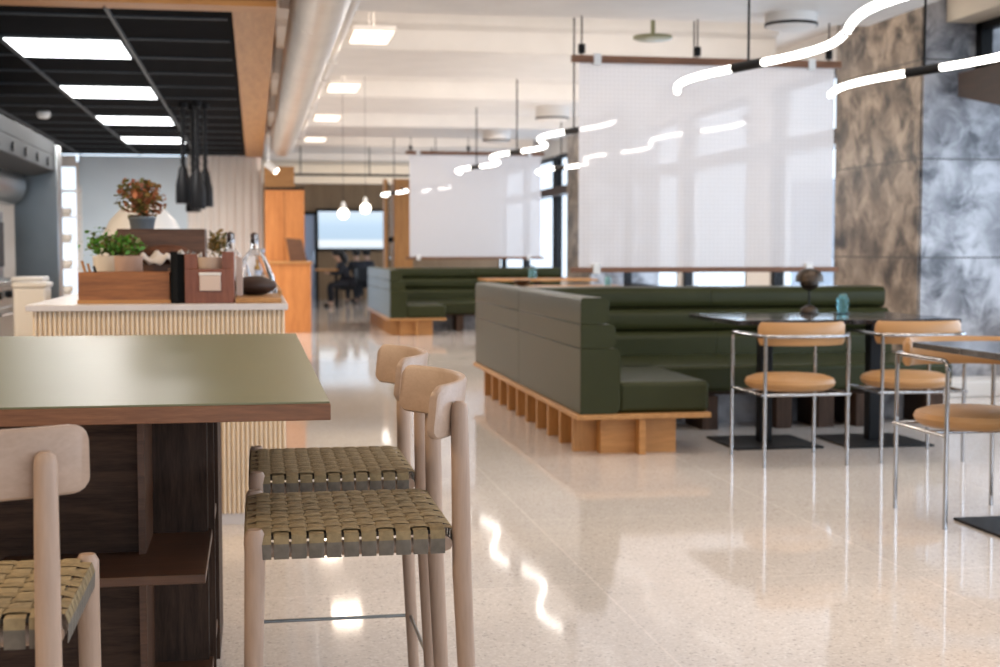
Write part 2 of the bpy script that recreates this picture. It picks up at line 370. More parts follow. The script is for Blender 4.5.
# rear wall behind the camera with big windows
struct(MB().box(-7, XW, -6.2, -6, 0, .7), 'wall_back', M['white'], smooth=False)
struct(MB().box(-7, XW, -6.2, -6, 2.9, 3.5), 'wall_back_header', M['white'], smooth=False)
struct(MB().box(-7, -3.4, -6.2, -6, .7, 2.9), 'wall_back_side', M['white'], smooth=False)
for a, b in ((-3.4, -1), (-1, 1.4), (1.4, 3.8), (3.8, XW)):
    f = MB()
    f.box(a, a+.12, -6.15, -6.03, .7, 2.9); f.box(b-.12, b, -6.15, -6.03, .7, 2.9); f.box(a+.12, b-.12, -6.15, -6.03, .7, .8); f.box(a+.12, b-.12, -6.15, -6.03, 2.8, 2.9)
    fo = struct(f, f'window_{n}', M['black'], smooth=False); n += 1
    MB().box(a+.12, b-.12, -6.1, -6.09, .8, 2.8).build('pane', M['pane'], fo, smooth=False)
# left wall and far wall
struct(MB().box(-7.2, -7, -6.2, YF, 0, 3.5), 'wall_left', M['white'], smooth=False)
struct(MB().box(.13, XW, YF, YF+.2, 0, 3.5), 'wall_far', M['tan_wall'], smooth=False)
# kitchen rear wall with a gap window, fluted white cladding
struct(MB().box(-7, -3.1, 23.0, 23.2, 0, 2.7), 'wall_kitchen', M['white'], smooth=False)
struct(MB().box(-2.74, -1.06, 23.0, 23.2, 0, 2.7), 'wall_kitchen_blue', M['bluegrey'], smooth=False)
fl = MB(); x = -1.06
pts = [(-1.06, 23.3)]
while x < .1:
    pts += [(x, 23.0), (x+.035, 22.97), (x+.09, 22.97), (x+.125, 23.0)]; x += .13
pts += [(.13, 23.0), (.13, 23.3)]
struct(fl.prism(pts, 'Z', 0, 2.72), 'wall_kitchen_fluted', M['white'], smooth=False)
kw = struct(MB().box(-3.1, -3.05, 23.0, 23.15, 0, 2.6).box(-2.79, -2.74, 23.0, 23.15, 0, 2.6).box(-3.05, -2.79, 23.0, 23.15, 2.52, 2.7).box(-3.05, -2.79, 23.0, 23.15, .3, .4), 'window_30', M['white'], smooth=False)
MB().box(-3.05, -2.79, 23.06, 23.07, .4, 2.52).build('pane', M['pane'], kw, smooth=False)
# black kitchen ceiling with its grid
struct(MB().box(-7, -.125, 9.03, 22.98, 2.72, 2.9), 'ceiling_kitchen', M['blackceil'], smooth=False)
g = MB()
for xx in (-.90, -1.78, -2.69, -3.55, -4.41): g.box(xx-.012, xx+.012, 8.95, 22.9, 2.70, 2.72)
yy = 9.4
while yy < 22.9: g.box(-7, -.16, yy-.011, yy+.011, 2.705, 2.72); yy += .98
struct(g, 'trim_92', M['rail'], smooth=False)
for i, (yy, lab) in enumerate(((10.38, 'large bright ceiling panel nearest the front edge of the black kitchen ceiling'), (13.32, 'bright ceiling panel, second back in the main row on the black kitchen ceiling'),
        (16.26, 'bright ceiling panel, third back in the main row on the black kitchen ceiling'), (19.2, 'smallest bright ceiling panel, rearmost in the main row on the black kitchen ceiling'))):
    t = thing('ceiling_light', lab, 'light', (-1.35, yy+.49, 2.69))
    MB().box(-1.755, -.925, yy+.02, yy+.96, 2.70, 2.719).build('frame', M['rail'], t, smooth=False)
    MB().box(-1.74, -.94, yy+.035, yy+.945, 2.694, 2.704).build('diffuser', M['panel'], t, smooth=False)
t = thing('ceiling_light', 'bright ceiling panel cut by the photo edge above the steel hood', 'light', (-3.1, 15.2, 2.69))
MB().box(-3.535, -2.705, 14.74, 15.68, 2.70, 2.719).build('frame', M['rail'], t, smooth=False)
MB().box(-3.52, -2.72, 14.755, 15.665, 2.694, 2.704).build('diffuser', M['panel'], t, smooth=False)
t = thing('smoke_detector', 'small round white detector on the black kitchen ceiling', 'detector', (-2.25, 15.9, 2.66))
MB().lathe([(.05, .045), (.07, .03), (.07, .0), (.055, -.03), (.02, -.04)], (-2.25, 15.9, 2.67)).build('casing', M['dome'], t)
MB().lathe([(.02, 0), (.02, -.008)], (-2.25, 15.9, 2.632)).build('sensor', M['black'], t)
# timber bulkhead framing the kitchen ceiling
struct(MB().box(-7, .15, 8.80, 9.03, 2.7, 2.735), 'trim_93', M['oak'], smooth=False)
struct(MB().box(-.125, .15, 9.03, 23.0, 2.7, 2.735), 'trim_94', M['oaky'], smooth=False)
struct(MB().box(-7, .15, 8.80, 8.88, 2.735, 3.5), 'wall_fascia', M['fascia'], smooth=False)
struct(MB().box(.11, .15, 8.88, 23.2, 2.735, 3.5), 'wall_fascia_side', M['oaky'], smooth=False)
# stone pillars; window light on the front faces is put into a cooler, paler tone
for y0, nm in ((10.95, 'near'), (22.65, 'far')):
    struct(MB().box(5.52, XN+.3, y0+.02, y0+1.75, 0, 3.5), f'wall_pillar_{nm}', M['brown_stone'], smooth=False)
    struct(MB().box(5.54, XN+.3, y0, y0+.02, 0, 3.5), f'wall_pillar_lit_face_{nm}', M['grey_daylit_stone'], smooth=False)
struct(MB().box(5.2, XN, 10.45, 10.94, 0, .13), 'baseboard_right', M['white'], bevel=.01)
# outside: facade across the street and ground
tag(MB().box(16, 17, -10, 40, -1, 3.2).build('street_facade', M['outside'], smooth=False), 'pale grey-blue building across the street seen through the window strip', 'building')

# ------------------------------------------------------------------ ceiling duct, pipe
t = thing('air_duct', 'long round pale metal air duct under the ceiling beside the timber bulkhead', 'duct', (.43, 8, 2.8))
dprof = []
MB().tube([(.43, 2, 2.8), (.43, 21.5, 2.8)], .185, 32).build('pipe', M['duct'], t)
for yy in (4.4, 6.9, 8.15, 9.4, 10.65, 11.9, 14.4, 16.9, 19.4): MB().tube([(.43, yy-.004, 2.8), (.43, yy+.004, 2.8)], .187, 32).build('joint_ring', M['duct'], t)
t = thing('conduit_pipe', 'thin white pipe running alongside the round air duct', 'pipe', (.70, 8, 2.93))
MB().tube([(.70, 2, 2.95), (.70, 22, 2.95)], .045, 16).build('pipe', M['white'], t)
for yy in (7, 9.2, 12.9, 14.2, 17, 18.2, 21): MB().box(.64, .76, yy-.03, yy+.03, 2.89, 3.0).build('clip', M['white'], t, smooth=False)
# warm recessed lights in the bays beside the duct
for i, (yy, lab) in enumerate(((12.0, 'warm square light in the ceiling bay nearest the viewer beside the air duct'), (15.8, 'warm square light in the second ceiling bay beside the air duct'),
        (19.4, 'warm square light in the third ceiling bay beside the air duct'), (23.2, 'warm square light in the farthest ceiling bay beside the air duct'))):
    t = thing('ceiling_light', lab, 'light', (1.0, yy, 3.0))
    MB().box(.82, 1.18, yy-.34, yy+.34, 3.02, 3.06).build('housing', M['white'], t, smooth=False)
    for dy in (-.25, .25): MB().tube([(1.0, yy+dy, 3.06), (1.0, yy+dy, 3.5)], .006, 8).build('hanger', M['white'], t)
    MB().box(.84, 1.16, yy-.32, yy+.32, 3.005, 3.025).build('diffuser', M['warmpanel'], t, smooth=False)
# white drums on the ceiling
def drum(x, y, lab, r=.21, z=2.88):
    t = thing('ceiling_drum', lab, 'ceiling fitting', (x, y, z))
    MB().lathe([(r, z), (r, 3.5)], (x, y, 0)).build('casing', M['beam'], t)
    MB().lathe([(r*1.01, z-.012), (r*1.01, z+.008)], (x, y, 0)).build('rim', M['black'], t)
    MB().lathe([(r*.8, z-.03), (r*.97, z-.012)], (x, y, 0)).build('grille', M['white'], t)
drum(4.06, 10.2, 'white drum ceiling fitting with thin black rim, the big one above the near screen', r=.2, z=2.92)
drum(3.72, 17.3, 'white drum ceiling fitting just past the near screen, above the ring of tube lights', z=2.86)
drum(3.63, 20.9, 'smaller distant white drum ceiling fitting above the far screen', z=2.86)
MB_ = MB().lathe([(.14, 2.955), (.165, 2.965), (.165, 2.985), (.02, 3.0), (.012, 3.5)], (3.30, 11.35, 0)); tag(MB_.build('ceiling_diffuser', M['olive']), 'round olive-brown diffuser on the ceiling above the near screen', 'ceiling fitting')

# ------------------------------------------------------------------ pendant tube lights
def tube_unit(label, x, yc, z=2.25, L=2.7):
    t = thing('tube_pendant_light', label, 'light', (x, yc, z))
    A = .135
    def p(s):      # s: towards the viewer
        h = L/2
        return (x + A*math.sin(PI*s/h)*(1-.08*math.cos(PI*s/h)) , yc - s, z)
    h = L/2 - .03
    a = [p(-h + (h-.12)*k/22) for k in range(23)]; b = [p(.12 + (h-.12)*k/22) for k in range(23)]
    for path in (a, b):
        MB().tube(path, .021, 14).build('light_tube', M['tube'], t)
    MB().tube([p(-.135), p(0), p(.135)], .028, 16).build('connector', M['black'], t)
    MB().tube([p(h-.02), p(h+.04)], .031, 14).build('end_cap', M['chrome'], t)
    MB().tube([(x, yc, z), (x, yc, 3.5)], .0075, 8).build('rod', M['black'], t)
    MB().tube([(x, yc, 3.46), (x, yc, 3.5)], .04, 16).build('ceiling_cup', M['black'], t)
    return t
XA, XB = 2.78, 3.87
for yc, lab in ((7.62, 'big curving white tube light hung on a black rod before the near screen'),
                (4.91, 'nearest curving white tube light, leaving the photo at its top edge'),
                (12.02, 'curving white tube light cut off by the edge of the near screen'),
                (14.72, 'curving white tube light on a black rod, second left of the near screen'),
                (17.48, 'curving white tube light, farthest of the upper row before the far screen'),
                (24.0, 'curving white tube light seen faintly behind the far screen'),
                (24.21, 'short-looking distant white tube light beside the timber posts left of the far screen')):
    tube_unit(lab, (XA if yc != 24.0 else 3.1) if yc != 24.21 else 2.40, yc, z=2.25 if yc != 24.21 else 2.19)
for yc, lab in ((7.65, 'curving white tube light hung in front of the stone pillar'),
                (4.8, 'curving white tube light beyond the photo edge next to the stone pillar'),
                (12.0, 'curving white tube light glowing through the near screen, nearest of the two behind it'),
                (14.72, 'curving white tube light glowing through the left half of the near screen'),
                (17.45, 'lower curving white tube light crossing the right edge of the far screen')):
    tube_unit(lab, XB, yc)

# ------------------------------------------------------------------ hanging screens
def hanging_screen(label, x0, x1, y, zt, zb):
    t = thing('hanging_screen', label, 'screen', ((x0+x1)/2, y, zb))
    MB().box(x0, x1, y-.002, y+.002, zb, zt).build('mesh_sheet', M['screen'], t, smooth=False)
    MB().box(x0-.06, x1+.05, y-.025, y+.025, zt, zt+.055).build('top_rail', M['edge'], t, bevel=.004)
    MB().box(x0-.06, x1+.05, y-.02, y+.02, zb-.04, zb).build('bottom_rail', M['edge'], t, bevel=.004)
    for xx in (x0+.02, x0+.95, x1-.05):
        MB().tube([(xx, y, zt+.05), (xx, y, 3.5)], .006, 8).build('hanger', M['black'], t)
        MB().tube([(xx, y, zt+.07), (xx, y, zt+.14)], .028, 12).build('cable_stop', M['black'], t)
    for xx in (x0+.14, x1-.2):
        MB().box(xx-.03, xx+.03, y-.03, y+.03, zt-.02, zt+.07).build('clip', M['dome'], t, bevel=.004)
        MB().box(xx-.03, xx+.03, y-.03, y+.03, zb-.05, zb+.03).build('clip', M['dome'], t, bevel=.004)
hanging_screen('large white mesh screen hanging over the near green booth', 2.48, 4.57, 10.55, 2.645, 1.065)
hanging_screen('smaller-looking white mesh screen hanging over the distant green booth', 2.44, 4.58, 22.15, 2.72, 1.09)

# ------------------------------------------------------------------ green leather booths
def cushion(mb_args, name, parent, bev=.03, mat='leather'):
    return MB().box(*mb_args).build(name, M[mat], parent, bevel=bev, seg=4)
def roll(args, name, parent, axis='X', rad=.045, front=-1):
    # padded roll: rounded long edges on the front, nearly square ends
    x0, x1, y0, y1, z0, z1 = args
    a0, a1 = (y0, y1) if axis == 'X' else (x0, x1)
    P = []
    K = 6
    h = min(rad, (z1-z0)/2-.002)
    if front < 0:
        P += [(a1, z0), (a1, z1)]; P += [(a0+h-h*math.sin(q*PI/2/K), z1-h+h*math.cos(q*PI/2/K)) for q in range(K+1)]; P += [(a0+h-h*math.cos(q*PI/2/K), z0+h-h*math.sin(q*PI/2/K)) for q in range(K+1)]
    else:
        e = .003
        P += [(a0+e, z0), (a0, z0+e), (a0, z1-h*.5), (a0+h*.15, z1-h*.15), (a0+h*.5, z1)] if z1 > .9 else [(a0+e, z0), (a0, z0+e), (a0, z1-e), (a0+e, z1)]
        P += [(a1-h+h*math.sin(q*PI/2/K), z1-h+h*math.cos(q*PI/2/K)) for q in range(K+1)]; P += [(a1-h+h*math.cos(q*PI/2/K), z0+h-h*math.sin(q*PI/2/K)) for q in range(K+1)]
    m = MB().prism(P, axis, *((x0, x1) if axis == 'X' else (y0, y1)))
    return m.build(name, M['leather'], parent, bevel=.003, seg=2)
def booth(label, dx, dy, near=True):
    t = thing('booth_sofa', label, 'sofa', (1.95+dx, 7.8+dy, 0))
    B = lambda x0, x1, y0, y1, z0, z1: (x0+dx, x1+dx, y0+dy, y1+dy, z0, z1)
    y0, y1 = 7.80, 11.7
    # timber base board and its fins
    bb = MB().box(*B(1.83, 2.64, y0, y1, .215, .245)); bb.build('base_board', M['oaky'], t, bevel=.003)
    for yy in [8.03 + .36*k for k in range(10)]:
        MB().box(*B(1.86, 2.0, yy, yy+.045, 0, .215)).build('fin', M['oakz'], t, bevel=.002)
    MB().box(*B(2.0, 2.46, 7.92, 9.0, 0, .215)).build('plinth', M['oak'], t, smooth=False)
    MB().box(*B(2.0, 2.2, 9.0, 11.6, 0, .215)).build('plinth', M['oaky'], t, smooth=False)
    MB().box(*B(2.21, 2.25, 7.83, 7.92, 0, .215)).build('fin', M['oak'], t, bevel=.002)
    # side wing: two long panels, each of three rolls
    for (a, b) in ((y0+.01, 9.72), (9.725, y1)):
        for z0, z1, xr in ((.245, .63, 2.09), (.63, .77, 2.06), (.77, .925, 2.02)):
            roll(B(1.85, xr, a, b, z0+.001, z1-.001), 'backrest_roll', t, 'Y', .04, 1)
    # short seat at the near end of the wing
    MB().box(*B(2.085, 2.64, y0+.03, 9.0, .247, .43)).build('seat_cushion', M['leather'], t, bevel=.03, seg=4)
    # long bench facing the tables
    MB().box(*B(2.12, 4.74, 8.86, 9.9, .25, .43)).build('seat_cushion', M['leather'], t, bevel=.03, seg=4)
    xs = [2.0, 3.35, 4.74]
    for a, b in zip(xs[:-1], xs[1:]):
        for z0, z1, yf in ((.25, .60, 9.80), (.60, .765, 9.86), (.765, .925, 9.93)):
            roll(B(a+.001, b-.001, yf, 10.32, z0+.001, z1-.001), 'backrest_roll', t, 'X', .055, -1)
    MB().box(*B(2.6, 4.7, 9.25, 10.2, 0, .12)).build('stone_plinth', M['grey_daylit_stone'], t, smooth=False)
    MB().box(*B(2.2, 4.72, 8.95, 10.3, .225, .25)).build('base_board', M['walnut'], t, smooth=False)
    MB().box(*B(2.6, 4.7, 9.22, 9.25, 0, .225)).build('stone_panel', M['grey_daylit_stone'], t, smooth=False)
    for xx in (2.98, 3.50, 3.80, 4.07, 4.6):
        MB().box(*B(xx-.05, xx+.06, 8.84, 9.22, 0, .225)).build('fin', M['walnutz'], t, bevel=.002)
    return t
booth('green leather corner booth on oak fins beside the black tables', 0, 0)
booth('distant green leather corner booth on oak fins under the far screen', 0, 11.5)

# ------------------------------------------------------------------ black tables, dining chairs
def black_table(label, x, y, hw, hd, mat='marble'):
    t = thing('dining_table', label, 'table', (x, y, 0))
    MB().box(x-.28, x+.28, y-.28, y+.28, 0, .012).build('base_plate', M['black'], t, bevel=.003)
    MB().box(x-.04, x+.04, y-.04, y+.04, .012, .76).build('column', M['black'], t, bevel=.006)
    MB().box(x-.2, x+.2, y-.2, y+.2, .752, .762).build('support_plate', M['black'], t)
    MB().box(x-hw, x+hw, y-hd, y+hd, .762, .79).build('tabletop', M[mat], t, bevel=.004)
    return t
black_table('square black marble table before the booth, farther from the stone pillar', 3.11, 8.18, .345, .46)
black_table('black marble table nearest the stone pillar, holding the black mushroom lamp', 3.81, 8.14, .345, .46)
black_table('black marble table cut by the photo edge in the foreground', 3.33, 5.40, .43, .40)

def chair_parts(t, yb=0):
    """chair facing +y, seat centre at origin, 4 tube legs; arms run back into the backrest"""
    W, D, r = .255, .25, .0105
    AZ = .725
    for sx in (-1, 1):
        MB().tube([(sx*W, D, 0), (sx*W, D, AZ-.04)], r, 12).build('leg', M['chrome'], t, world=False)
        MB().tube([(sx*(W-.013), -D, 0), (sx*(W-.013), -D, AZ)], r, 12).build('leg', M['chrome'], t, world=False)
        arm = [(sx*W, D, AZ-.04), (sx*W, D-.01, AZ-.012), (sx*W, D-.045, AZ), (sx*W, .05, AZ), (sx*W, -.16, AZ), (sx*(W-.013), -.24, AZ), (sx*(W-.06), -.282, AZ)]
        MB().tube(smooth_path(arm), r, 12).build('arm', M['chrome'], t, world=False)
        MB().tube([(sx*W, -D, .40), (sx*W, D, .40)], .009, 10).build('seat_rail', M['chrome'], t, world=False)
    back = [(-(W-.06), -.282, AZ), (-.1, -.297, AZ), (0, -.30, AZ), (.1, -.297, AZ), (W-.06, -.282, AZ)]
    MB().tube(smooth_path(back), r, 12).build('back_rail', M['chrome'], t, world=False)
    MB().tube([(-W, -D, .40), (W, -D, .40)], .009, 10).build('seat_rail', M['chrome'], t, world=False)
    MB().tube([(-W, .1, .40), (W, .1, .40)], .009, 10).build('seat_rail', M['chrome'], t, world=False)
    # round padded seat
    MB().lathe([(.12, .405), (.215, .412), (.246, .43), (.255, .452), (.245, .474), (.20, .49), (.10, .498), (.01, .5)], (0, 0, 0), 40).build('seat', M['tan'], t, world=False)
    # curved padded backrest, a bent pad inside the hoop
    bm = MB(); n = 24; ring = []
    for i in range(n+1):
        u = -1 + 2*i/n
        cx = .243*math.sin(u*1.35)/math.sin(1.35); cy = -.262 + .115*(1-math.cos(u*1.35))/(1-math.cos(1.35))
        nrm = Vector((math.sin(u*.9), -math.cos(u*.9), 0)); thick = .022 if 0 < i < n else .012
        z0, z1 = .672, .80
        if i in (0, n): z0 += .02; z1 -= .02
        sec = [(thick*.4, z0), (thick, z0+.018), (thick, z1-.018), (thick*.4, z1), (-thick*.4, z1), (-thick, z1-.018), (-thick, z0+.018), (-thick*.4, z0)]
        ring.append([bm.bm.verts.new((cx + nrm.x*q, cy + nrm.y*q, z)) for q, z in sec])
    for i in range(n):
        for k in range(8): bm.bm.faces.new((ring[i][k], ring[i][(k+1)%8], ring[i+1][(k+1)%8], ring[i+1][k]))
    bm.bm.faces.new(ring[0]); bm.bm.faces.new(ring[-1][::-1])
    bm.build('backrest', M['tan'], t, world=False)
ch = thing('dining_chair', 'tan leather chair with chrome tube frame, back to the viewer, nearest the booth seat', 'chair', (3.0, 7.49, 0))
chair_parts(ch)
dup(ch, (3.72, 7.52, 0), math.radians(-3), 'tan leather chrome chair with its back to the viewer, in front of the stone pillar')
dup(ch, (3.165, 5.74, 0), PI, 'tan leather chrome chair facing the viewer at the foreground black table')

# lamp, glass on tables
t = thing('mushroom_lamp', 'black mushroom-shaped table lamp on the black table before the booth', 'lamp', (3.53, 8.5, .79))
MB().lathe([(.055, .0), (.058, .012), (.05, .035), (.028, .05), (.012, .055)], t.location).build('base', M['bronze'], t)
MB().tube([(3.53, 8.5, .84), (3.53, 8.5, 1.02)], .0065, 10).build('stem', M['black'], t)
MB().lathe([(.09, .205), (.088, .24), (.07, .27), (.04, .288), (.01, .293)], t.location).build('upper_shade', M['bronze'], t)
MB().lathe([(.022, .15), (.05, .17), (.062, .19), (.06, .203)], t.location).build('lower_shade', M['bronze'], t)
t = thing('water_glass', 'pale blue glass tumblers pair base, left one beside the mushroom lamp', 'glass', (3.74, 8.45, .79))
t['label'] = 'pale blue water glass on a black coaster beside the mushroom lamp'
MB().lathe([(.032, .006), (.036, .05), (.038, .1)], t.location).build('tumbler', M['tealglass'], t)
MB().lathe([(.05, 0), (.05, .006)], t.location).build('coaster', M['black'], t)
MB().lathe([(.02, .1), (.026, .115), (.018, .128)], t.location).build('stopper', M['tealglass'], t)

# tables behind the booth: timber table with a green jar, small lamp
t = thing('timber_table', 'light timber table between the near and distant green booths', 'table', (3.5, 16.6, 0))
MB().box(2.75, 4.45, 16.3, 17.0, .73, .76).build('tabletop', M['oak'], t, bevel=.004)
for xx in (3.1, 4.35):
    MB().box(xx-.04, xx+.04, 16.56, 16.64, .012, .76).build('column', M['black'], t); MB().box(xx-.25, xx+.25, 16.35, 16.85, 0, .012).build('base_plate', M['black'], t)
def jar(x, y, z, lab, s=1):
    t = thing('candle_jar', lab, 'jar', (x, y, z))
    MB().lathe([(.04*s, 0), (.042*s, .09*s), (.03*s, .11*s)], t.location).build('glass_body', M['tealglass'], t)
    MB().lathe([(.028*s, .11*s), (.03*s, .135*s), (.01*s, .14*s)], t.location).build('lid', M['greypot'], t)
jar(4.30, 16.7, .76, 'small teal jar on the timber table, seen under the near screen')
t = thing('timber_table', 'timber table in front of the distant green booth bench', 'table', (4.0, 19.6, 0))
MB().box(3.2, 4.8, 19.2, 20.0, .76, .79).build('tabletop', M['oak'], t, bevel=.004)
MB().box(3.96, 4.04, 19.56, 19.64, .012, .76).build('column', M['black'], t); MB().box(3.75, 4.25, 19.35, 19.85, 0, .012).build('base_plate', M['black'], t)
jar(3.95, 19.7, .79, 'bright teal jar on the timber table before the distant booth', 1.3)
t = thing('dark_bowl', 'low dark bowl on the timber table behind the near booth', 'bowl', (3.2, 16.6, .76))
MB().lathe([(.05, 0), (.09, .03), (.11, .07), (.10, .072), (.06, .03)], t.location).build('bowl_body', M['bronze'], t)
MB().lathe([(.03, .0), (.05, .01)], (3.2, 16.6, .76)).build('foot', M['bronze'], t)

# ------------------------------------------------------------------ green bar table with walnut pedestal
t = thing('bar_table', 'high table with olive green top, timber edge and dark walnut shelf pedestal', 'table', (-.8, 3.9, 0))
MB().box(-2.0, .145, 2.75, 5.03, .864, .897).build('table_edge', M['edge'], t, bevel=.002)
MB().box(-1.998, .143, 2.752, 5.028, .897, .901).build('green_top', M['olive'], t, bevel=.001)
MB().box(-1.9, -.28, 3.47, 4.45, 0, .864).build('pedestal_core', M['walnut'], t, smooth=False)
MB().box(-.28, -.13, 3.69, 4.45, 0, .864).build('upright_panel', M['walnutz'], t, smooth=False)
MB().box(-.285, -.268, 3.44, 3.72, 0, .864).build('divider', M['darkplank'], t, smooth=False)
MB().box(-.60, -.118, 3.20, 4.5, .44, .462).build('shelf', M['darkplank'], t, bevel=.002)
MB().box(-.128, -.112, 3.72, 3.75, .0, .864).build('side_fin', M['walnutz'], t, smooth=False)
MB().box(-.128, -.112, 4.1, 4.5, .0, .864).build('side_fin', M['walnutz'], t, smooth=False)
MB().box(-.60, -.118, 3.6, 4.5, .10, .12).build('shelf', M['darkplank'], t, bevel=.002)

# ------------------------------------------------------------------ bar stools with woven seats
def stool(label):
    """faces +y; seat x -.23..23, y -.2...2, top .65"""
    t = thing('bar_stool', label, 'stool', (0, 0, 0))
    hw, hd = .222, .188
    for sx in (-1, 1):
        MB().tube([(sx*(hw+.012), hd+.012, 0), (sx*(hw+.006), hd, .60), (sx*(hw+.006), hd, .643), (sx*(hw+.006), hd, .655)], [.0155, .0205, .0205, .014], 20).build('front_leg', M['ashz'], t, world=False)
        pth = [(sx*(hw-.004), -hd-.06, 0), (sx*(hw-.004), -hd-.035, .55), (sx*(hw-.004), -hd-.033, .70), (sx*(hw-.004), -hd-.030, .880), (sx*(hw-.004), -hd-.030, .892), (sx*(hw-.004), -hd-.030, .899)]
        MB().tube(pth, [.0155, .0195, .019, .0175, .0155, .008], 20).build('rear_leg', M['ashz'], t, world=False)
        MB().tube([(sx*hw, -hd, .612), (sx*hw, hd, .612)], .015, 14).build('seat_frame', M['ashz'], t, world=False)
    for sy in (-1, 1): MB().tube([(-hw, sy*hd, .612), (hw, sy*hd, .612)], .015, 14).build('seat_frame', M['ashx'], t, world=False)
    for a, b in (((-.224, hd+.008, .16), (.224, hd+.008, .16)), ((-.224, -hd-.05, .16), (.224, -hd-.05, .16)), ((.224, -hd-.05, .16), (.224, hd+.01, .16))):
        MB().tube([a, b], .005, 10).build('footrest_rod', M['steel'], t, world=False)
    # woven seat: strips both ways going over and under, wrapped round the frame
    W = MB(); nx, ny = 12, 11
    px, py = 2*hw/nx*1.0, 2*hd/ny; ZT = .647; am = .0018; th = .0012
    def ribbon(cen, wid, n, half, other, along, par, mi):
        W.mi = mi
        pts = []
        drop = .05
        pts.append((-half-.019, ZT-drop)); pts.append((-half-.0205, ZT-.02)); pts.append((-half-.016, ZT-.004)) 
        for k in range(n):
            z = ZT + (am if (k+par) % 2 == 0 else -am)
            c = -half + other*(k+.5)
            pts.append((c - other*.28, z)); pts.append((c + other*.28, z))
        pts.append((half+.016, ZT-.004)); pts.append((half+.0205, ZT-.02)); pts.append((half+.019, ZT-drop)); 
        rows = []
        for j, (u, z) in enumerate(pts):
            q = []
            for v, dz in ((-wid/2, 0), (-wid/2*.8, th*.6), (wid/2*.8, th*.6), (wid/2, 0)):
                nn = dz
                if j in (0, 1): p = (u-nn, cen+v, z)
                elif j >= len(pts)-2: p = (u+nn, cen+v, z)
                else: p = (u, cen+v, z+nn)
                if along == 'y': p = (p[1], p[0], p[2])
                q.append(W.bm.verts.new(p))
            rows.append(q)
        for j in range(len(rows)-1):
            side = j < 1 or j > len(rows)-3
            for k in range(3):
                f = W.bm.faces.new((rows[j][k], rows[j][k+1], rows[j+1][k+1], rows[j+1][k])); f.material_index = 2 if side else mi
                f.smooth = True
    for i in range(ny): ribbon(-hd + py*(i+.5), py*.86, nx, hw, px, 'x', i % 2, 0)
    for i in range(nx): ribbon(-hw + px*(i+.5), px*.86, ny, hd, py, 'y', (i+1) % 2, 1)
    W.build('woven_seat', [M['tape'], M['tape2'], M['tapeside']], t, world=False)
    MB().box(-hw+.01, hw-.01, -hd+.01, hd-.01, .630, .638).build('seat_underlay', M['tapeside'], t, world=False)
    # curved plank backrest, rounded ends, embracing the sitter
    bm = MB(); n = 28; ring = []
    for i in range(n+1):
        u = math.sin(PI/2*(-1 + 2*i/n)); a = u*.80
        cx = .27*math.sin(a)/math.sin(.8); cy = -hd-.060 + .092*(1-math.cos(a))/(1-math.cos(.8))
        nrm = Vector((math.sin(a*.85), -math.cos(a*.85), 0))
        e = max(0, (abs(u)-.90)/.10); hh = .054 - .020*(1-math.sqrt(max(0, 1-e*e))); zc = .88
        thk = .0085
        sec = [(thk, -hh+.004), (thk, hh-.006), (thk*.5, hh), (-thk*.5, hh), (-thk, hh-.006), (-thk, -hh+.004), (-thk*.5, -hh), (thk*.5, -hh)]
        ring.append([bm.bm.verts.new((cx+nrm.x*q, cy+nrm.y*q-.10*z, zc+z)) for q, z in sec])
    for i in range(n):
        for k in range(8): bm.bm.faces.new((ring[i][k], ring[i][(k+1)%8], ring[i+1][(k+1)%8], ring[i+1][k]))
    bm.bm.faces.new(ring[0]); bm.bm.faces.new(ring[-1][::-1])
    bm.build('backrest', M['ashx'], t, world=False)
    return t
st = stool('pale wooden stool with woven olive seat, nearest at the end of the green table')
st.location = (.182, 2.955, 0); st.rotation_euler = (0, 0, PI/2)
dup(st, (.188, 3.67, 0), PI/2, 'pale wooden stool with woven olive seat, half hidden behind the nearest one')
dup(st, (-.53, 2.37, 0), 0, 'pale wooden stool with woven seat cut by the photo corner, back to the viewer')

# ------------------------------------------------------------------ fluted service counter
t = thing('service_counter', 'long service counter with cream fluted front and pale stone top', 'counter', (-.4, 6.1, 0))
pts = [(-.93, 6.22)]; x = -.93
while x < .115:
    pts += [(x, 6.14), (x+.004, 6.128), (x+.010, 6.124), (x+.016, 6.128)]; x += .02
pts += [(.12, 6.14), (.12, 6.22)]
MB().prism(pts, 'Z', .05, .94).build('fluted_front', M['flute'], t, smooth=False)
MB().box(-.93, .12, 6.22, 15.6, .0, .94).build('carcass', M['flute'], t, smooth=False)
MB().box(-.92, .11, 6.135, 6.22, 0, .05).build('kick_strip', M['slab'], t, smooth=False)
MB().box(-.955, .14, 6.10, 15.7, .94, .968).build('countertop', M['slab'], t, bevel=.004)
ZC = .968
# things on the counter
def obox(label, name, x0, x1, y0, y1, h, mat, cat, th=.012, z=ZC, base='base', strip=True):
    t = thing(name, label, cat, ((x0+x1)/2, (y0+y1)/2, z))
    w_ = MB().box(x0, x1, y0, y0+th, z, z+h).box(x0, x1, y1-th, y1, z, z+h).box(x0, x0+th, y0+th, y1-th, z, z+h).box(x1-th, x1, y0+th, y1-th, z, z+h)
    w_.build('walls', M[mat], t, bevel=.002)
    MB().box(x0+th, x1-th, y0+th, y1-th, z, z+.01).build('bottom', M[mat], t, smooth=False)
    if strip: MB().box(x0-.004, x1+.004, y0-.004, y1+.004, z, z+.016).build('foot_strip', M['oak'], t, bevel=.001)
    return t
obox('long low walnut box with pale foot strip at the front of the counter', 'wooden_box', -.75, -.365, 6.2, 6.5, .135, 'crate', 'box')
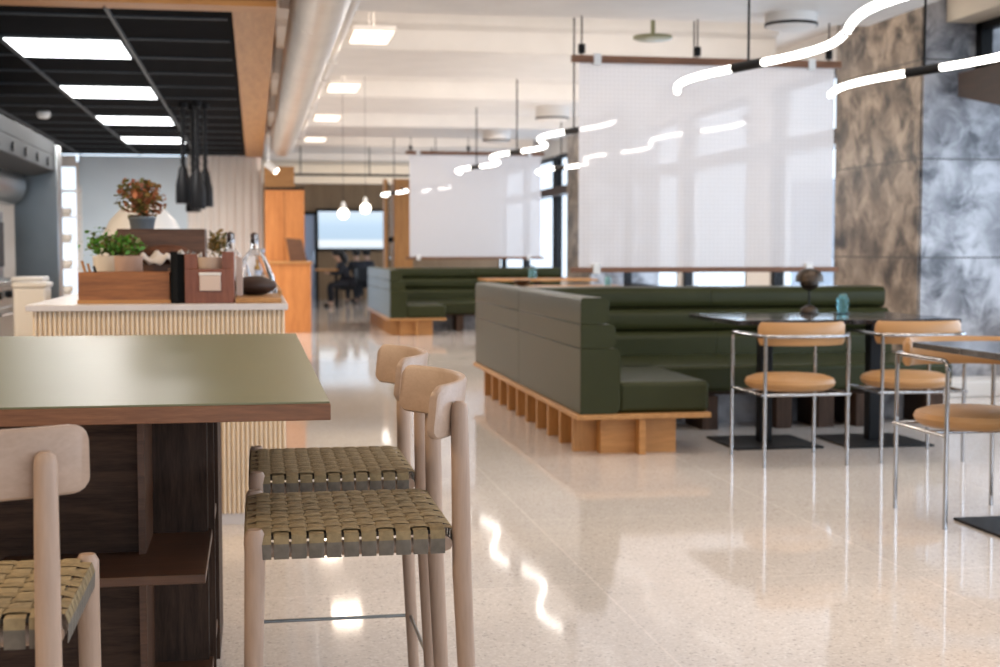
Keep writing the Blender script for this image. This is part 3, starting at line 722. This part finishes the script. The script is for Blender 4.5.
# utensils sticking out of the box
for i, (x, lean) in enumerate(((-.705, -.045), (-.69, -.035), (-.66, -.04))):
    lab = ['pale stick leaning out of the walnut box, outermost', 'pale stick leaning out of the walnut box, middle one', 'dark pen leaning out of the walnut box beside the sticks'][i]
    tag(MB().tube([(x, 6.35, ZC+.02), (x+lean, 6.35, ZC+.185-.012*i)], .006, 8).build('wooden_stick', M['oak'] if i < 2 else M['black']), lab, 'stick')
def foliage(mb, c, R, n, size, sq=(1,1,1), seed=1):
    rnd = random.Random(seed)
    for i in range(n):
        d = Vector((rnd.gauss(0,1), rnd.gauss(0,1), rnd.gauss(0,1))).normalized() * (rnd.random()**.4)
        p = Vector(c) + Vector((d.x*R*sq[0], d.y*R*sq[1], d.z*R*sq[2]))
        a = Vector((rnd.gauss(0,1), rnd.gauss(0,1), rnd.gauss(0,.6))).normalized(); b = a.cross(Vector((rnd.random(), rnd.random(), rnd.random()+.1))).normalized()
        s = size*rnd.uniform(.6, 1.3); mb.mi = rnd.choice((0, 0, 1))
        nn = a.cross(b)*s*.2
        v = [mb.bm.verts.new(p + q) for q in (-a*s, -a*s*.3 + b*s*.55 + nn, a*s*.5 + b*s*.45 + nn, a*s, a*s*.5 - b*s*.45 + nn, -a*s*.3 - b*s*.55 + nn)]
        f = mb.bm.faces.new(v); f.material_index = mb.mi
t = thing('potted_herb', 'green herb in a pale round bowl behind the walnut box', 'plant', (-.66, 6.78, ZC))
MB().lathe([(.04, .05), (.065, .08), (.088, .14), (.092, .205), (.084, .205), (.07, .15)], (-.66, 6.78, ZC)).build('bowl', M['ceramic'], t)
MB().box(-.74, -.58, 6.70, 6.86, ZC, ZC+.055).build('stand', M['crate'], t, bevel=.004)
MB().lathe([(.08, .195), (.08, .2)], (-.66, 6.78, ZC)).build('soil', M['soil'], t)
f = MB(); foliage(f, (-.64, 6.78, ZC+.255), .115, 400, .015, (1.15, 1, .5), 3); foliage(f, (-.72, 6.78, ZC+.26), .09, 60, .012, (1.3, .8, .9), 4)
f.build('leaves', [M['leaf'], M['leaf2']], t)['kind'] = 'stuff'
s_ = MB(); rnd = random.Random(5)
for i in range(26): 
    a = rnd.uniform(0, 2*PI); r = rnd.uniform(.01, .1); s_.tube([(-.66, 6.78, ZC+.19), (-.66+.5*r*math.cos(a), 6.78+.5*r*math.sin(a), ZC+.24), (-.66+1.1*r*math.cos(a), 6.78+r*math.sin(a), ZC+.30)], .0018, 5)
s_.build('stems', M['stem'], t)['kind'] = 'stuff'
t = thing('clay_cup', 'pinkish clay cup behind the walnut box beside the green herb', 'cup', (-.57, 6.58, ZC))
MB().lathe([(.058, .11), (.062, .12), (.064, .205), (.058, .205), (.054, .13)], (-.57, 6.58, ZC)).build('cup_body', M['pinkpot'], t)
MB().box(-.63, -.51, 6.52, 6.65, ZC, ZC+.11).build('stand', M['crate'], t, bevel=.004)
# tall dark crate and the plant standing on it
t = obox('tall dark walnut crate at the back of the display, under the russet plant', 'wooden_crate', -.66, -.24, 7.0, 7.3, .33, 'darkplank', 'crate', strip=False)
MB().box(-.66, -.24, 7.0, 7.3, ZC+.325, ZC+.335).build('lid', M['darkplank'], t, smooth=False)
t = thing('potted_plant', 'bushy russet and olive plant in a grey pot on the dark crate', 'plant', (-.55, 7.14, ZC+.335))
MB().lathe([(.056, 0), (.064, .045), (.068, .05), (.068, .062), (.06, .062)], t.location).build('pot', M['greypot'], t)
MB().lathe([(.058, .066), (.058, .070)], t.location).build('soil', M['soil'], t)
f = MB(); foliage(f, (-.57, 7.14, ZC+.335+.155), .115, 330, .016, (.95, 1, .95), 8)
f.build('olive_leaves', [M['leaf2'], M['leaf3']], t)['kind'] = 'stuff'
f = MB(); foliage(f, (-.52, 7.12, ZC+.335+.155), .095, 230, .016, (1.0, 1, 1.0), 9)
f.build('russet_leaves', [M['leaf3'], M['leaf4']], t)['kind'] = 'stuff'
s_ = MB(); rnd = random.Random(6)
for i in range(20):
    a = rnd.uniform(0, 2*PI); r = rnd.uniform(.02, .09); s_.tube([(-.55, 7.14, ZC+.40), (-.55+.5*r*math.cos(a), 7.14+.5*r*math.sin(a), ZC+.46), (-.55+r*math.cos(a), 7.14+r*math.sin(a), ZC+.56)], .002, 5)
s_.build('stems', M['stem'], t)['kind'] = 'stuff'
# white dome behind
t = thing('white_dome', 'large white bell-shaped cover standing behind the dark crate', 'cover', (-.62, 8.1, ZC))
MB().lathe([(.27, 0), (.275, .02), (.265, .16), (.235, .29), (.18, .40), (.12, .465), (.05, .50), (.005, .505)], t.location, 40).build('bell', M['dome'], t)
MB().sphere((-.62, 8.1, ZC+.52), .022).build('knob', M['dome'], t)
# loaf on cloth, basket of cutlery
t = thing('dish_cloth', 'crumpled off-white cloth draped in front of the dark crate', 'cloth', (-.40, 6.77, ZC+.2))
W = MB(); N = 22
g = [[None]*9 for _ in range(N)]
for i in range(N):
    for j in range(9):
        u = i/(N-1); v = j/8
        g[i][j] = W.bm.verts.new((-.53 + .28*u, 6.70 + .07*v, ZC+.205 + .012*math.sin(u*17+v*3) + .008*math.sin(u*31) - (.03*(1-v)**2) + .015*math.sin(v*7)))
for i in range(N-1):
    for j in range(8): W.bm.faces.new((g[i][j], g[i+1][j], g[i+1][j+1], g[i][j+1]))
o = W.build('cloth_sheet', M['cloth'], t); md = o.modifiers.new('solid', 'SOLIDIFY'); md.thickness = .006
obox('small dark timber tray holding the cloth and loaf', 'tray_box', -.54, -.26, 6.78, 6.98, .165, 'darkplank', 'box', strip=False)
tag(MB().sphere((-.42, 6.90, ZC+.212), 1, 24, 14, (.125, .07, .045)).build('bread_loaf', M['bread']), 'dark crusted loaf lying on the off-white cloth', 'bread')
t = thing('cutlery_basket', 'small slanted basket of dark cutlery beside the card caddy', 'basket', (-.37, 6.62, ZC))
MB().prism([(-.42, ZC), (-.30, ZC), (-.285, ZC+.16), (-.385, ZC+.15)], 'Y', 6.505, 6.60).build('basket_body', M['darkplank'], t, bevel=.003)
cl = MB(); rnd = random.Random(12)
for i in range(14):
    x = -.38 + .1*rnd.random(); yv = 6.505 + .08*rnd.random(); cl.tube([(x, yv, ZC+.1), (x+.03+.02*rnd.random(), yv, ZC+.20+.03*rnd.random())], .004, 6)
cl.build('cutlery', M['steel'], t)['kind'] = 'stuff'
# dark-red caddy with a card and cups
t = thing('wooden_caddy', 'reddish wooden caddy with black side and blank card at the front of the counter', 'caddy', (-.22, 6.3, ZC))
X0, X1 = -.36, -.09
MB().box(X0-.0, X0+.012, 6.18, 6.44, ZC, ZC+.225).box(X0+.012, X0+.03, 6.17, 6.175, ZC, ZC+.225).build('black_side', M['blackmatte'], t, smooth=False)
MB().box(-.30, X1, 6.17, 6.19, ZC, ZC+.15).box(-.30, -.245, 6.17, 6.19, ZC+.15, ZC+.215).box(-.14, X1, 6.17, 6.19, ZC+.15, ZC+.225).build('front_board', M['cherry'], t, bevel=.002)
MB().box(X0+.012, -.30, 6.19, 6.2, ZC, ZC+.215).build('inner_board', M['blackmatte'], t, smooth=False)
MB().box(X1-.014, X1, 6.19, 6.44, ZC, ZC+.225).build('side_board', M['cherry'], t, bevel=.002)
MB().box(X0+.012, X1-.014, 6.43, 6.44, ZC, ZC+.2).build('rear_board', M['cherry'], t, smooth=False)
MB().box(-.237, -.147, 6.155, 6.17, ZC+.055, ZC+.125).build('card_holder', M['card'], t, bevel=.003)
MB().box(-.239, -.145, 6.150, 6.168, ZC+.122, ZC+.135).build('card_rim', M['paper'], t, bevel=.003)
tag(MB().lathe([(.05, .03), (.058, .2), (.052, .2), (.045, .04)], (-.19, 6.32, ZC)).build('beige_cup', M['card']), 'beige paper cup standing inside the reddish caddy', 'cup')
tag(MB().box(-.085, -.055, 6.46, 6.5, ZC+.023, ZC+.20).build('beige_carton', M['card'], bevel=.003), 'narrow beige carton standing right behind the reddish caddy', 'carton')
# glass flasks
def flask(x, y, s, lab):
    t = thing('glass_flask', lab, 'flask', (x, y, ZC))
    MB().lathe([(.10*s, 0), (.112*s, .02), (.098*s, .10*s), (.055*s, .2*s), (.022*s, .24*s), (.022*s, .29*s), (.018*s, .29*s), (.017*s, .243*s), (.05*s, .197*s), (.092*s, .10*s), (.10*s, .025)], t.location).build('vessel', M['glass'], t)
    MB().lathe([(.016*s, .27*s), (.022*s, .315*s), (.005*s, .325*s)], t.location).build('stopper', M['chrome'], t)
flask(-.12, 7.22, 1.0, 'clear conical flask with stopper, the one nearest the dark crate')
flask(.0, 6.99, .98, 'clear conical flask with stopper at the counter edge')
t = thing('dried_flowers', 'bunch of dried golden flowers between the dark crate and glass flasks', 'flowers', (-.19, 7.5, ZC))
MB().lathe([(.03, 0), (.035, .12), (.02, .17)], t.location).build('vase', M['bronze'], t)
f = MB(); foliage(f, (-.19, 7.5, ZC+.265), .075, 170, .016, (1, 1, 1), 15); f.build('blooms', [M['leaf4'], M['leaf2']], t)['kind'] = 'stuff'
t = thing('cutting_board', 'pale timber cutting board under the dark loaf at the counter corner', 'board', (-.0, 6.5, ZC))
MB().box(-.085, .115, 6.15, 6.86, ZC, ZC+.022).build('board', M['oaky'], t, bevel=.004)
tag(MB().sphere((-.005, 6.6, ZC+.066), 1, 24, 14, (.105, .12, .045)).build('dark_loaf', M['darkbread']), 'dark flat loaf on the pale cutting board', 'bread')
t = thing('timber_edging', 'long pale timber edging strip along the open side of the counter top', 'strip', (.12, 8, ZC))
MB().box(.10, .132, 7.05, 13, ZC, ZC+.03).build('strip', M['oaky'], t, bevel=.002)
for i, (yy, m_, lab) in enumerate(((9.3, 'brownbottle', 'brown bottle with pale label on the counter, next to the orange cabinet'), (9.0, 'amber', 'short amber bottle on the counter in front of the brown bottle'))):
    t = thing('bottle', lab, 'bottle', (.05-.02*i, yy, ZC))
    h = 1 - .35*i
    MB().lathe([(.035, 0), (.037, .02), (.037, .12*h), (.015, .17*h), (.013, .22*h)], t.location).build('glass_body', M[m_], t)
    MB().lathe([(.016, .215*h), (.016, .24*h)], t.location).build('cap', M['bluelabel'], t)
    MB().lathe([(.038, .04*h), (.038, .10*h)], t.location).build('bottle_label', M['bluelabel'], t)
# heat lamps over the counter
for i, (dx, dy, dz) in enumerate(((-.12, 0, .06), (-.03, .22, -.02), (.03, -.14, .0), (.10, .1, .03))):
    lab = ['black cylindrical heat lamp, the one hanging nearest the blue-grey wall', 'black cylindrical heat lamp hanging lowest in the cluster', 'black cylindrical heat lamp hanging at the front of the cluster', 'black cylindrical heat lamp hanging nearest the timber bulkhead'][i]
    x, y = -.60+dx, 14.8+dy; z0 = 1.62+dz
    t = thing('heat_lamp', lab, 'lamp', (x, y, z0))
    MB().lathe([(.075, 0), (.08, .02), (.075, .2), (.06, .26), (.045, .36), (.02, .40)], (x, y, z0)).build('shade', M['black'], t)
    MB().tube([(x, y, z0+.38), (x, y, 2.66)], .022, 8).build('cord', M['black'], t)
    cz = MB(); pp = [(x+.025*math.cos(k*.9), y+.025*math.sin(k*.9), z0+.40+.010*k) for k in range(60)]
    cz.tube(pp, .007, 6).build('coiled_cable', M['black'], t)
    MB().lathe([(.045, 2.66), (.05, 2.719)], (x, y, 0)).build('ceiling_cup', M['black'], t)

# ------------------------------------------------------------------ kitchen equipment
t = thing('extractor_hood', 'large steel extractor hood over the cooking line with small round lamps', 'hood', (-2.4, 11, 2))
MB().box(-3.08, -1.95, 9.05, 14.45, 2.13, 2.27).build('casing', M['hood'], t, bevel=.01)
MB().prism([(-3.08, 1.93), (-2.15, 1.93), (-1.95, 1.98), (-1.95, 2.13), (-3.08, 2.13)], 'Y', 9.05, 14.45).build('lower_skirt', M['hood'], t, bevel=.008)
for k in range(8):
    MB().tube([(-1.965, 9.4+.65*k, 2.05), (-1.935, 9.4+.65*k, 2.05)], .04, 14).build('round_port', M['black'], t)
MB().tube([(-2.4, 9.1, 1.83), (-2.4, 14.3, 1.83)], .2, 20).build('grease_trough', M['steel'], t)
t = thing('steel_column', 'upright stainless column at the end of the cooking line', 'column', (-2.1, 14.6, 0))
MB().box(-2.35, -1.93, 14.48, 14.8, 0, 2.25).build('column_body', M['steel'], t, bevel=.01)
MB().box(-2.36, -1.92, 14.47, 14.81, 0, .1).build('base_collar', M['rail'], t)
t = thing('cooking_range', 'stainless cooking range with a row of control knobs', 'cooker', (-2.4, 11, 0))
MB().box(-3.1, -2.0, 9.0, 13.3, .1, .92).build('body', M['steel'], t, bevel=.01)
MB().box(-3.1, -1.97, 8.98, 13.32, .92, .95).build('worktop', M['steel'], t, bevel=.006)
for k in range(8): MB().tube([(-2.0, 9.4+.5*k, .84), (-1.955, 9.4+.5*k, .84)], .03, 14).build('knob', M['black'], t)
for k in range(4):
    d = MB().box(-2.0, -1.985, 9.05+1.06*k, 10.03+1.06*k, .16, .74).build('door', M['steel'], t, bevel=.004)
    h = MB().tube([(-1.955, 9.2+1.06*k, .69), (-1.955, 9.9+1.06*k, .69)], .012, 8); h.bm.transform(Matrix.Translation(-t.location)); h.build('handle', M['chrome'], d, world=False)
MB().box(-3.0, -2.1, 9.1, 13.2, 0, .1).build('plinth', M['black'], t, smooth=False)
t = thing('steel_backsplash', 'tall stainless backsplash and shelf behind the cooking range', 'backsplash', (-3.1, 11, .95))
MB().box(-3.15, -3.11, 9, 14.4, 0, 2.1).build('sheet', M['steel'], t, smooth=False)
MB().box(-3.1, -2.8, 9.4, 13.2, 1.42, 1.45).build('shelf', M['steel'], t, bevel=.004)
for i, (x, y, r, h) in enumerate(((-2.45, 11.2, .13, .16), (-2.5, 12.2, .11, .22), (-2.3, 10.2, .14, .12))):
    lab = ['steel cooking pot in the middle of the range', 'taller steel cooking pot at the far end of the range', 'wide low steel pan at the near end of the range'][i]
    t = thing('cooking_pot', lab, 'pot', (x, y, .95))
    MB().lathe([(r*.95, 0), (r, .02), (r, h), (r-.008, h), (r-.01, .02)], t.location).build('pot_body', M['steel'], t)
    MB().tube(smooth_path([(x+r, y-.04, .95+h*.7), (x+r+.04, y, .95+h*.7), (x+r, y+.04, .95+h*.7)]), .006, 8).build('handle', M['black'], t)
t = thing('tall_oven', 'dark tall oven unit standing between the range and the steel column', 'oven', (-2.55, 13.0, .95))
MB().box(-2.8, -2.25, 12.75, 13.25, .95, 1.55).build('body', M['steel'], t, bevel=.01)
MB().box(-2.25, -2.235, 12.8, 13.2, 1.05, 1.45).box(-2.7, -2.35, 12.735, 12.75, 1.05, 1.45).build('door_glass', M['black'], t, bevel=.004)
for i, (x, y, h) in enumerate(((-1.30, 8.6, .98), (-1.42, 9.3, 1.0))):
    lab = ['white upright kitchen container beside the service counter, nearer one', 'white upright kitchen container beside the service counter, farther one'][i]
    t = thing('white_container', lab, 'container', (x, y, 0))
    MB().box(x-.09, x+.09, y-.12, y+.12, 0, h).build('bin_body', M['dome'], t, bevel=.015)
    MB().box(x-.1, x+.1, y-.13, y+.13, h, h+.03).build('lid', M['dome'], t, bevel=.01)
# shelving seen by the kitchen window
t = thing('white_shelving', 'pale wire shelving with dishes before the narrow kitchen window', 'shelving', (-2.92, 22.3, 0))
for x, y in ((-3.12, 22.1), (-2.67, 22.1), (-3.12, 22.6), (-2.67, 22.6)): MB().tube([(x, y, 0), (x, y, 2.2)], .012, 8).build('post', M['white'], t)
for z in (.5, .9, 1.3, 1.7, 2.1): MB().box(-3.14, -2.65, 22.08, 22.62, z, z+.02).build('shelf', M['white'], t)
for i, z in enumerate((.52, .92, 1.32, 1.72)):
    nm = ['lowest', 'second lowest', 'second highest', 'highest'][i]
    tag(MB().lathe([(.09, z+.003), (.13, z+.05), (.13, z+.13), (.12, z+.13), (.08, z+.02)], (-2.9, 22.35, 0)).build('dish_stack', M['ceramic']), f'white dish pile on the {nm} loaded shelf by the kitchen window', 'dishes')

# ------------------------------------------------------------------ orange oak cabinets
t = thing('oak_cabinet', 'low orange oak cabinet in the aisle beyond the counter', 'cabinet', (.45, 20.5, 0))
MB().box(.16, .80, 20.3, 21.6, 0, 1.0).build('body', M['orange'], t, bevel=.004)
MB().box(.14, .82, 20.28, 21.6, 1.0, 1.03).build('cabinet_top', M['oak'], t, bevel=.004)
t = thing('tall_oak_cabinet', 'tall orange oak cupboard wall behind the low cabinet', 'cabinet', (.45, 22, 0))
MB().box(.16, .76, 21.65, 23.2, 0, 2.12).build('body', M['orange'], t, bevel=.004)
MB().box(.455, .461, 21.645, 21.66, .1, 2.1).build('door_joint', M['walnut'], t, smooth=False)
MB().box(.16, .76, 21.66, 23.2, 2.13, 2.16).build('cabinet_top', M['black'], t, smooth=False)
struct(MB().box(.16, .62, 22.0, 23.2, 2.17, 2.5), 'wall_upper_oak', M['oak'], smooth=False)
tag(MB().prism([(.52, 1.03), (.78, 1.03), (.70, 1.36), (.46, 1.38)], 'Y', 21.1, 21.14).build('dark_board', M['darkplank'], bevel=.004), 'dark brown board leaning on top of the low orange cabinet', 'board')
t = thing('spotlight', 'small white spotlight angled down at the end of the round duct', 'light', (.25, 18, 2.2))
MB().tube([(.19, 18.2, 2.7), (.19, 18.1, 2.35), (.20, 18.05, 2.27)], .012, 8).build('arm', M['dome'], t)
MB().tube([(.16, 18.0, 2.30), (.28, 17.95, 2.20)], .045, 16).build('lamp_head', M['dome'], t)
MB().tube([(.28, 17.95, 2.20), (.288, 17.947, 2.193)], .042, 16).build('lens', M['bulb'], t)

# ------------------------------------------------------------------ far end of the room
t = thing('wall_display', 'big wall screen showing a pale blue picture on the far tan wall', 'television', (2.37, YF-.1, 1.7))
dm = MB().box(1.46, 3.22, YF-.12, YF-.04, 1.18, 2.19); dm.build('bezel', M['black'], t, bevel=.03)
MB().box(1.52, 3.16, YF-.128, YF-.115, 1.24, 2.13).build('picture', M['tv'], t, smooth=False)
MB().box(2.0, 2.6, YF-.04, YF, 1.4, 1.9).build('mount', M['black'], t, smooth=False)
d = struct(MB().box(1.10, 1.17, YF-.08, YF, 0, 2.05).box(1.44, 1.50, YF-.08, YF, 0, 2.05).box(1.10, 1.50, YF-.08, YF, 2.05, 2.12), 'door_1', M['black'], smooth=False)
MB().box(1.17, 1.44, YF-.04, YF-.03, 0, 2.05).build('glass_leaf', M['bluelabel'], d, smooth=False)
MB().tube([(1.40, YF-.07, .9), (1.40, YF-.07, 1.2)], .012, 8).build('handle', M['chrome'], d)
t = thing('black_rail', 'black horizontal rail across the opening before the far wall', 'rail', (1.7, 24.5, 2.47))
MB().box(.62, 3.15, 24.5, 24.56, 2.49, 2.53).build('bar', M['black'], t, bevel=.004)
for xx in (.8, 2.0, 3.1): MB().tube([(xx, 24.53, 2.5), (xx, 24.53, 3.5)], .01, 8).build('hanger', M['black'], t)
struct(MB().box(.16, 3.9, 28.5, 28.7, 2.55, 3.5), 'wall_far_bulkhead', M['cream'], smooth=False)
for i, (a, b, lab) in enumerate(((2.44, 2.50, 'narrow orange timber post beside the wall screen'), (2.62, 2.98, 'wide orange timber post touching the far screen edge'))):
    tag(MB().box(a, b, 26.5, 26.8, 0, 2.55).build('timber_post', M['oakz'], bevel=.006), lab, 'post')
t = thing('glass_partition', 'narrow black framed glass pane between the two timber posts', 'partition', (2.55, 26.6, 0))
MB().box(2.505, 2.53, 26.6, 26.66, 0, 2.5).box(2.53, 2.615, 26.6, 26.66, 1.35, 1.45).build('frame', M['black'], t, smooth=False)
MB().box(2.53, 2.615, 26.62, 26.635, 0, 2.5).build('pane', M['pane'], t, smooth=False)
# bulbs
for i, (x, y, z) in enumerate(((.94, 15.0, 1.59), (1.24, 15.8, 1.67))):
    t = thing('globe_pendant', ['glowing globe pendant, the lower one near the wall screen', 'glowing globe pendant, the higher one near the wall screen'][i], 'light', (x, y, z))
    MB().sphere((x, y, z), .06, 20, 12).build('globe', M['bulb'], t)
    MB().lathe([(.032, .05), (.028, .09), (.012, .13)], (x, y, z)).build('socket', M['dome'], t)
    MB().tube([(x, y, z+.12), (x, y, 3.5)], .002, 6).build('cord', M['black'], t)
# high table, stools and three people at the far end
t = thing('high_table', 'small brown high table by the people at the far end', 'table', (1.5, 29.7, 0))
MB().box(1.25, 1.75, 29.4, 30.0, .76, .80).build('tabletop', M['oak'], t, bevel=.004)
for x, y in ((1.3, 29.45), (1.7, 29.45), (1.3, 29.95), (1.7, 29.95)): MB().box(x-.02, x+.02, y-.02, y+.02, 0, .76).build('leg', M['black'], t)
t = thing('long_dark_table', 'dark table beside the seated people at the far end', 'table', (2.9, 30.8, 0))
MB().box(2.75, 3.5, 30.6, 31.2, .70, .74).build('tabletop', M['black'], t, bevel=.004)
for x, y in ((2.82, 30.66), (3.43, 30.66), (2.82, 31.14), (3.43, 31.14)): MB().box(x-.02, x+.02, y-.02, y+.02, 0, .70).build('leg', M['black'], t)
def far_chair(x, y, rz, lab):
    t = thing('dark_chair', lab, 'chair', (x, y, 0), rz); t.scale = (.92, .92, .92)
    MB().box(-.22, .22, -.22, .22, .42, .46).build('seat', M['black'], t, bevel=.01, world=False)
    MB().box(-.2, .2, -.22, -.19, .52, .88).build('backrest', M['black'], t, bevel=.01, world=False)
    for sx in (-.2, .2):
        for sy in (-.2, .2): MB().tube([(sx, sy, 0), (sx, sy, .42 if sy > 0 else .86)], .014, 8).build('leg', M['black'], t, world=False)
    return t
def skin_mesh(name, joints, edges, mat, t, sub=1):
    me = bpy.data.meshes.new(name); me.from_pydata([j[:3] for j in joints], edges, []); me.materials.append(mat)
    o = bpy.data.objects.new(name, me); C.objects.link(o); o.parent = t
    sm = o.modifiers.new('skin', 'SKIN'); sm.use_smooth_shade = True
    for i, j in enumerate(joints):
        sv = me.skin_vertices[0].data[i]; sv.radius = (j[3], j[4] if len(j) > 4 else j[3]); sv.use_root = (i == 0)
    b = o.modifiers.new('sub', 'SUBSURF'); b.levels = sub; b.render_levels = sub
    return o
def person(lab, x, y, rz, lean, shirt, longhair=False):
    """seated on a .46 m seat, facing +y locally"""
    t = thing('person', lab, 'person', (x, y, 0), rz); t.scale = (.92, .92, .92)
    L = lean
    body = [(0,0,.54,.14,.12), (0,.03+L*.3,.72,.13,.10), (0,.05+L*.8,.92,.15,.11), (0,.06+L,1.03,.07,.06), (0,.08+L*1.1,1.10,.05),
            (0,.10+L*1.2,1.18,.085,.095), (0,.11+L*1.25,1.28,.06,.07),
            (.17,.04+L*.9,.98,.055), (.23,.10+L,.76,.042), (.16,.32+L,.77,.03), (.13,.40+L,.78,.032,.018),
            (-.17,.04+L*.9,.98,.055), (-.23,.10+L,.76,.042), (-.16,.32+L,.77,.03), (-.13,.40+L,.78,.032,.018),
            (.10,.02,.53,.09), (.12,.42,.50,.065), (.12,.40,.10,.04), (.12,.44,.04,.035), (.12,.56,.03,.028),
            (-.10,.02,.53,.09), (-.12,.42,.50,.065), (-.12,.40,.10,.04), (-.12,.44,.04,.035), (-.12,.56,.03,.028)]
    ed = [(0,1),(1,2),(2,3),(3,4),(4,5),(5,6),(2,7),(7,8),(8,9),(9,10),(2,11),(11,12),(12,13),(13,14),(0,15),(15,16),(16,17),(17,18),(18,19),(0,20),(20,21),(21,22),(22,23),(23,24)]
    skin_mesh('body', body, ed, M['skin'], t)
    G = 1.14
    def grow(ix): return [tuple(list(body[i][:3]) + [r*G+.006 for r in body[i][3:]]) for i in ix]
    skin_mesh('jacket', grow([0,1,2,3,7,8,9,11,12,13]), [(0,1),(1,2),(2,3),(2,4),(4,5),(5,6),(2,7),(7,8),(8,9)], M['darkcloth'], t)
    skin_mesh('trousers', grow([0,15,16,17,20,21,22]), [(0,1),(1,2),(2,3),(0,4),(4,5),(5,6)], M['darkcloth'], t)
    skin_mesh('shoes', grow([18,19]), [(0,1)], M['blackmatte'], t); skin_mesh('shoes', grow([23,24]), [(0,1)], M['blackmatte'], t)
    hx = MB().sphere((0, .085+L*1.2, 1.245), .105, 16, 10, (.95, 1.05, .95))
    if longhair: hx.tube([(0, .02+L*1.1, 1.26), (0, -.04+L, 1.12), (0, -.06+L*.8, .98)], [.09, .095, .05], 12)
    hx.build('hair', M['darkhair'], t, world=False)
    MB().sphere((0, .19+L*1.2, 1.175), .018, 8, 6).build('nose', M['skin'], t, world=False)
    if shirt: MB().sphere((0, .13+L*.8, .88), 1, 12, 8, (.07, .05, .12)).build('shirt_front', M['bluecloth'], t, world=False)
    return t
P_ = ((1.95, 29.6, PI/2+.1, .14, False, True, 'person with long dark hair leaning forward over the brown high table'),
      (2.27, 31.0, 0.3, .04, True, False, 'seated person in a dark jacket with pale blue front, middle of the group'),
      (2.66, 32.4, .9, .04, True, False, 'seated person in dark clothes, nearest the distant green booth'))
for x, y, rz, ln, sh, lh, lab in P_:
    person(lab, x, y, rz, ln, sh, lh)
    far_chair(x, y, rz, 'dark chair under the ' + {True: 'long-haired person leaning over the high table', False: 'seated person in the middle of the group' if x < 2.5 else 'seated person nearest the distant booth'}[lh])

# things of a kind share a group phrase
GROUPS = dict(ceiling_light='square lights set in the ceilings', ceiling_drum='white drum fittings on the ceiling', tube_pendant_light='curving tube lights hung in two rows',
    hanging_screen='mesh screens hung over the booths', booth_sofa='green leather corner booths', dining_table='black dining tables', dining_chair='tan leather chrome chairs',
    timber_table='timber tables between the booths', candle_jar='teal jars on the timber tables', bar_stool='stools at the bar table', wooden_stick='sticks in the walnut box',
    glass_flask='flasks on the counter', bottle='bottles on the counter', heat_lamp='heat lamps over the counter', cooking_pot='pots on the range', white_container='white containers by the counter',
    dish_stack='dishes on the kitchen shelving', timber_post='timber posts at the far end', globe_pendant='glowing globes at the far end', dark_chair='dark chairs at the far end', person='people at the far end')
for o in S.objects:
    k = o.name.split('.')[0]
    if o.parent is None and 'label' in o and k in GROUPS: o['group'] = GROUPS[k]
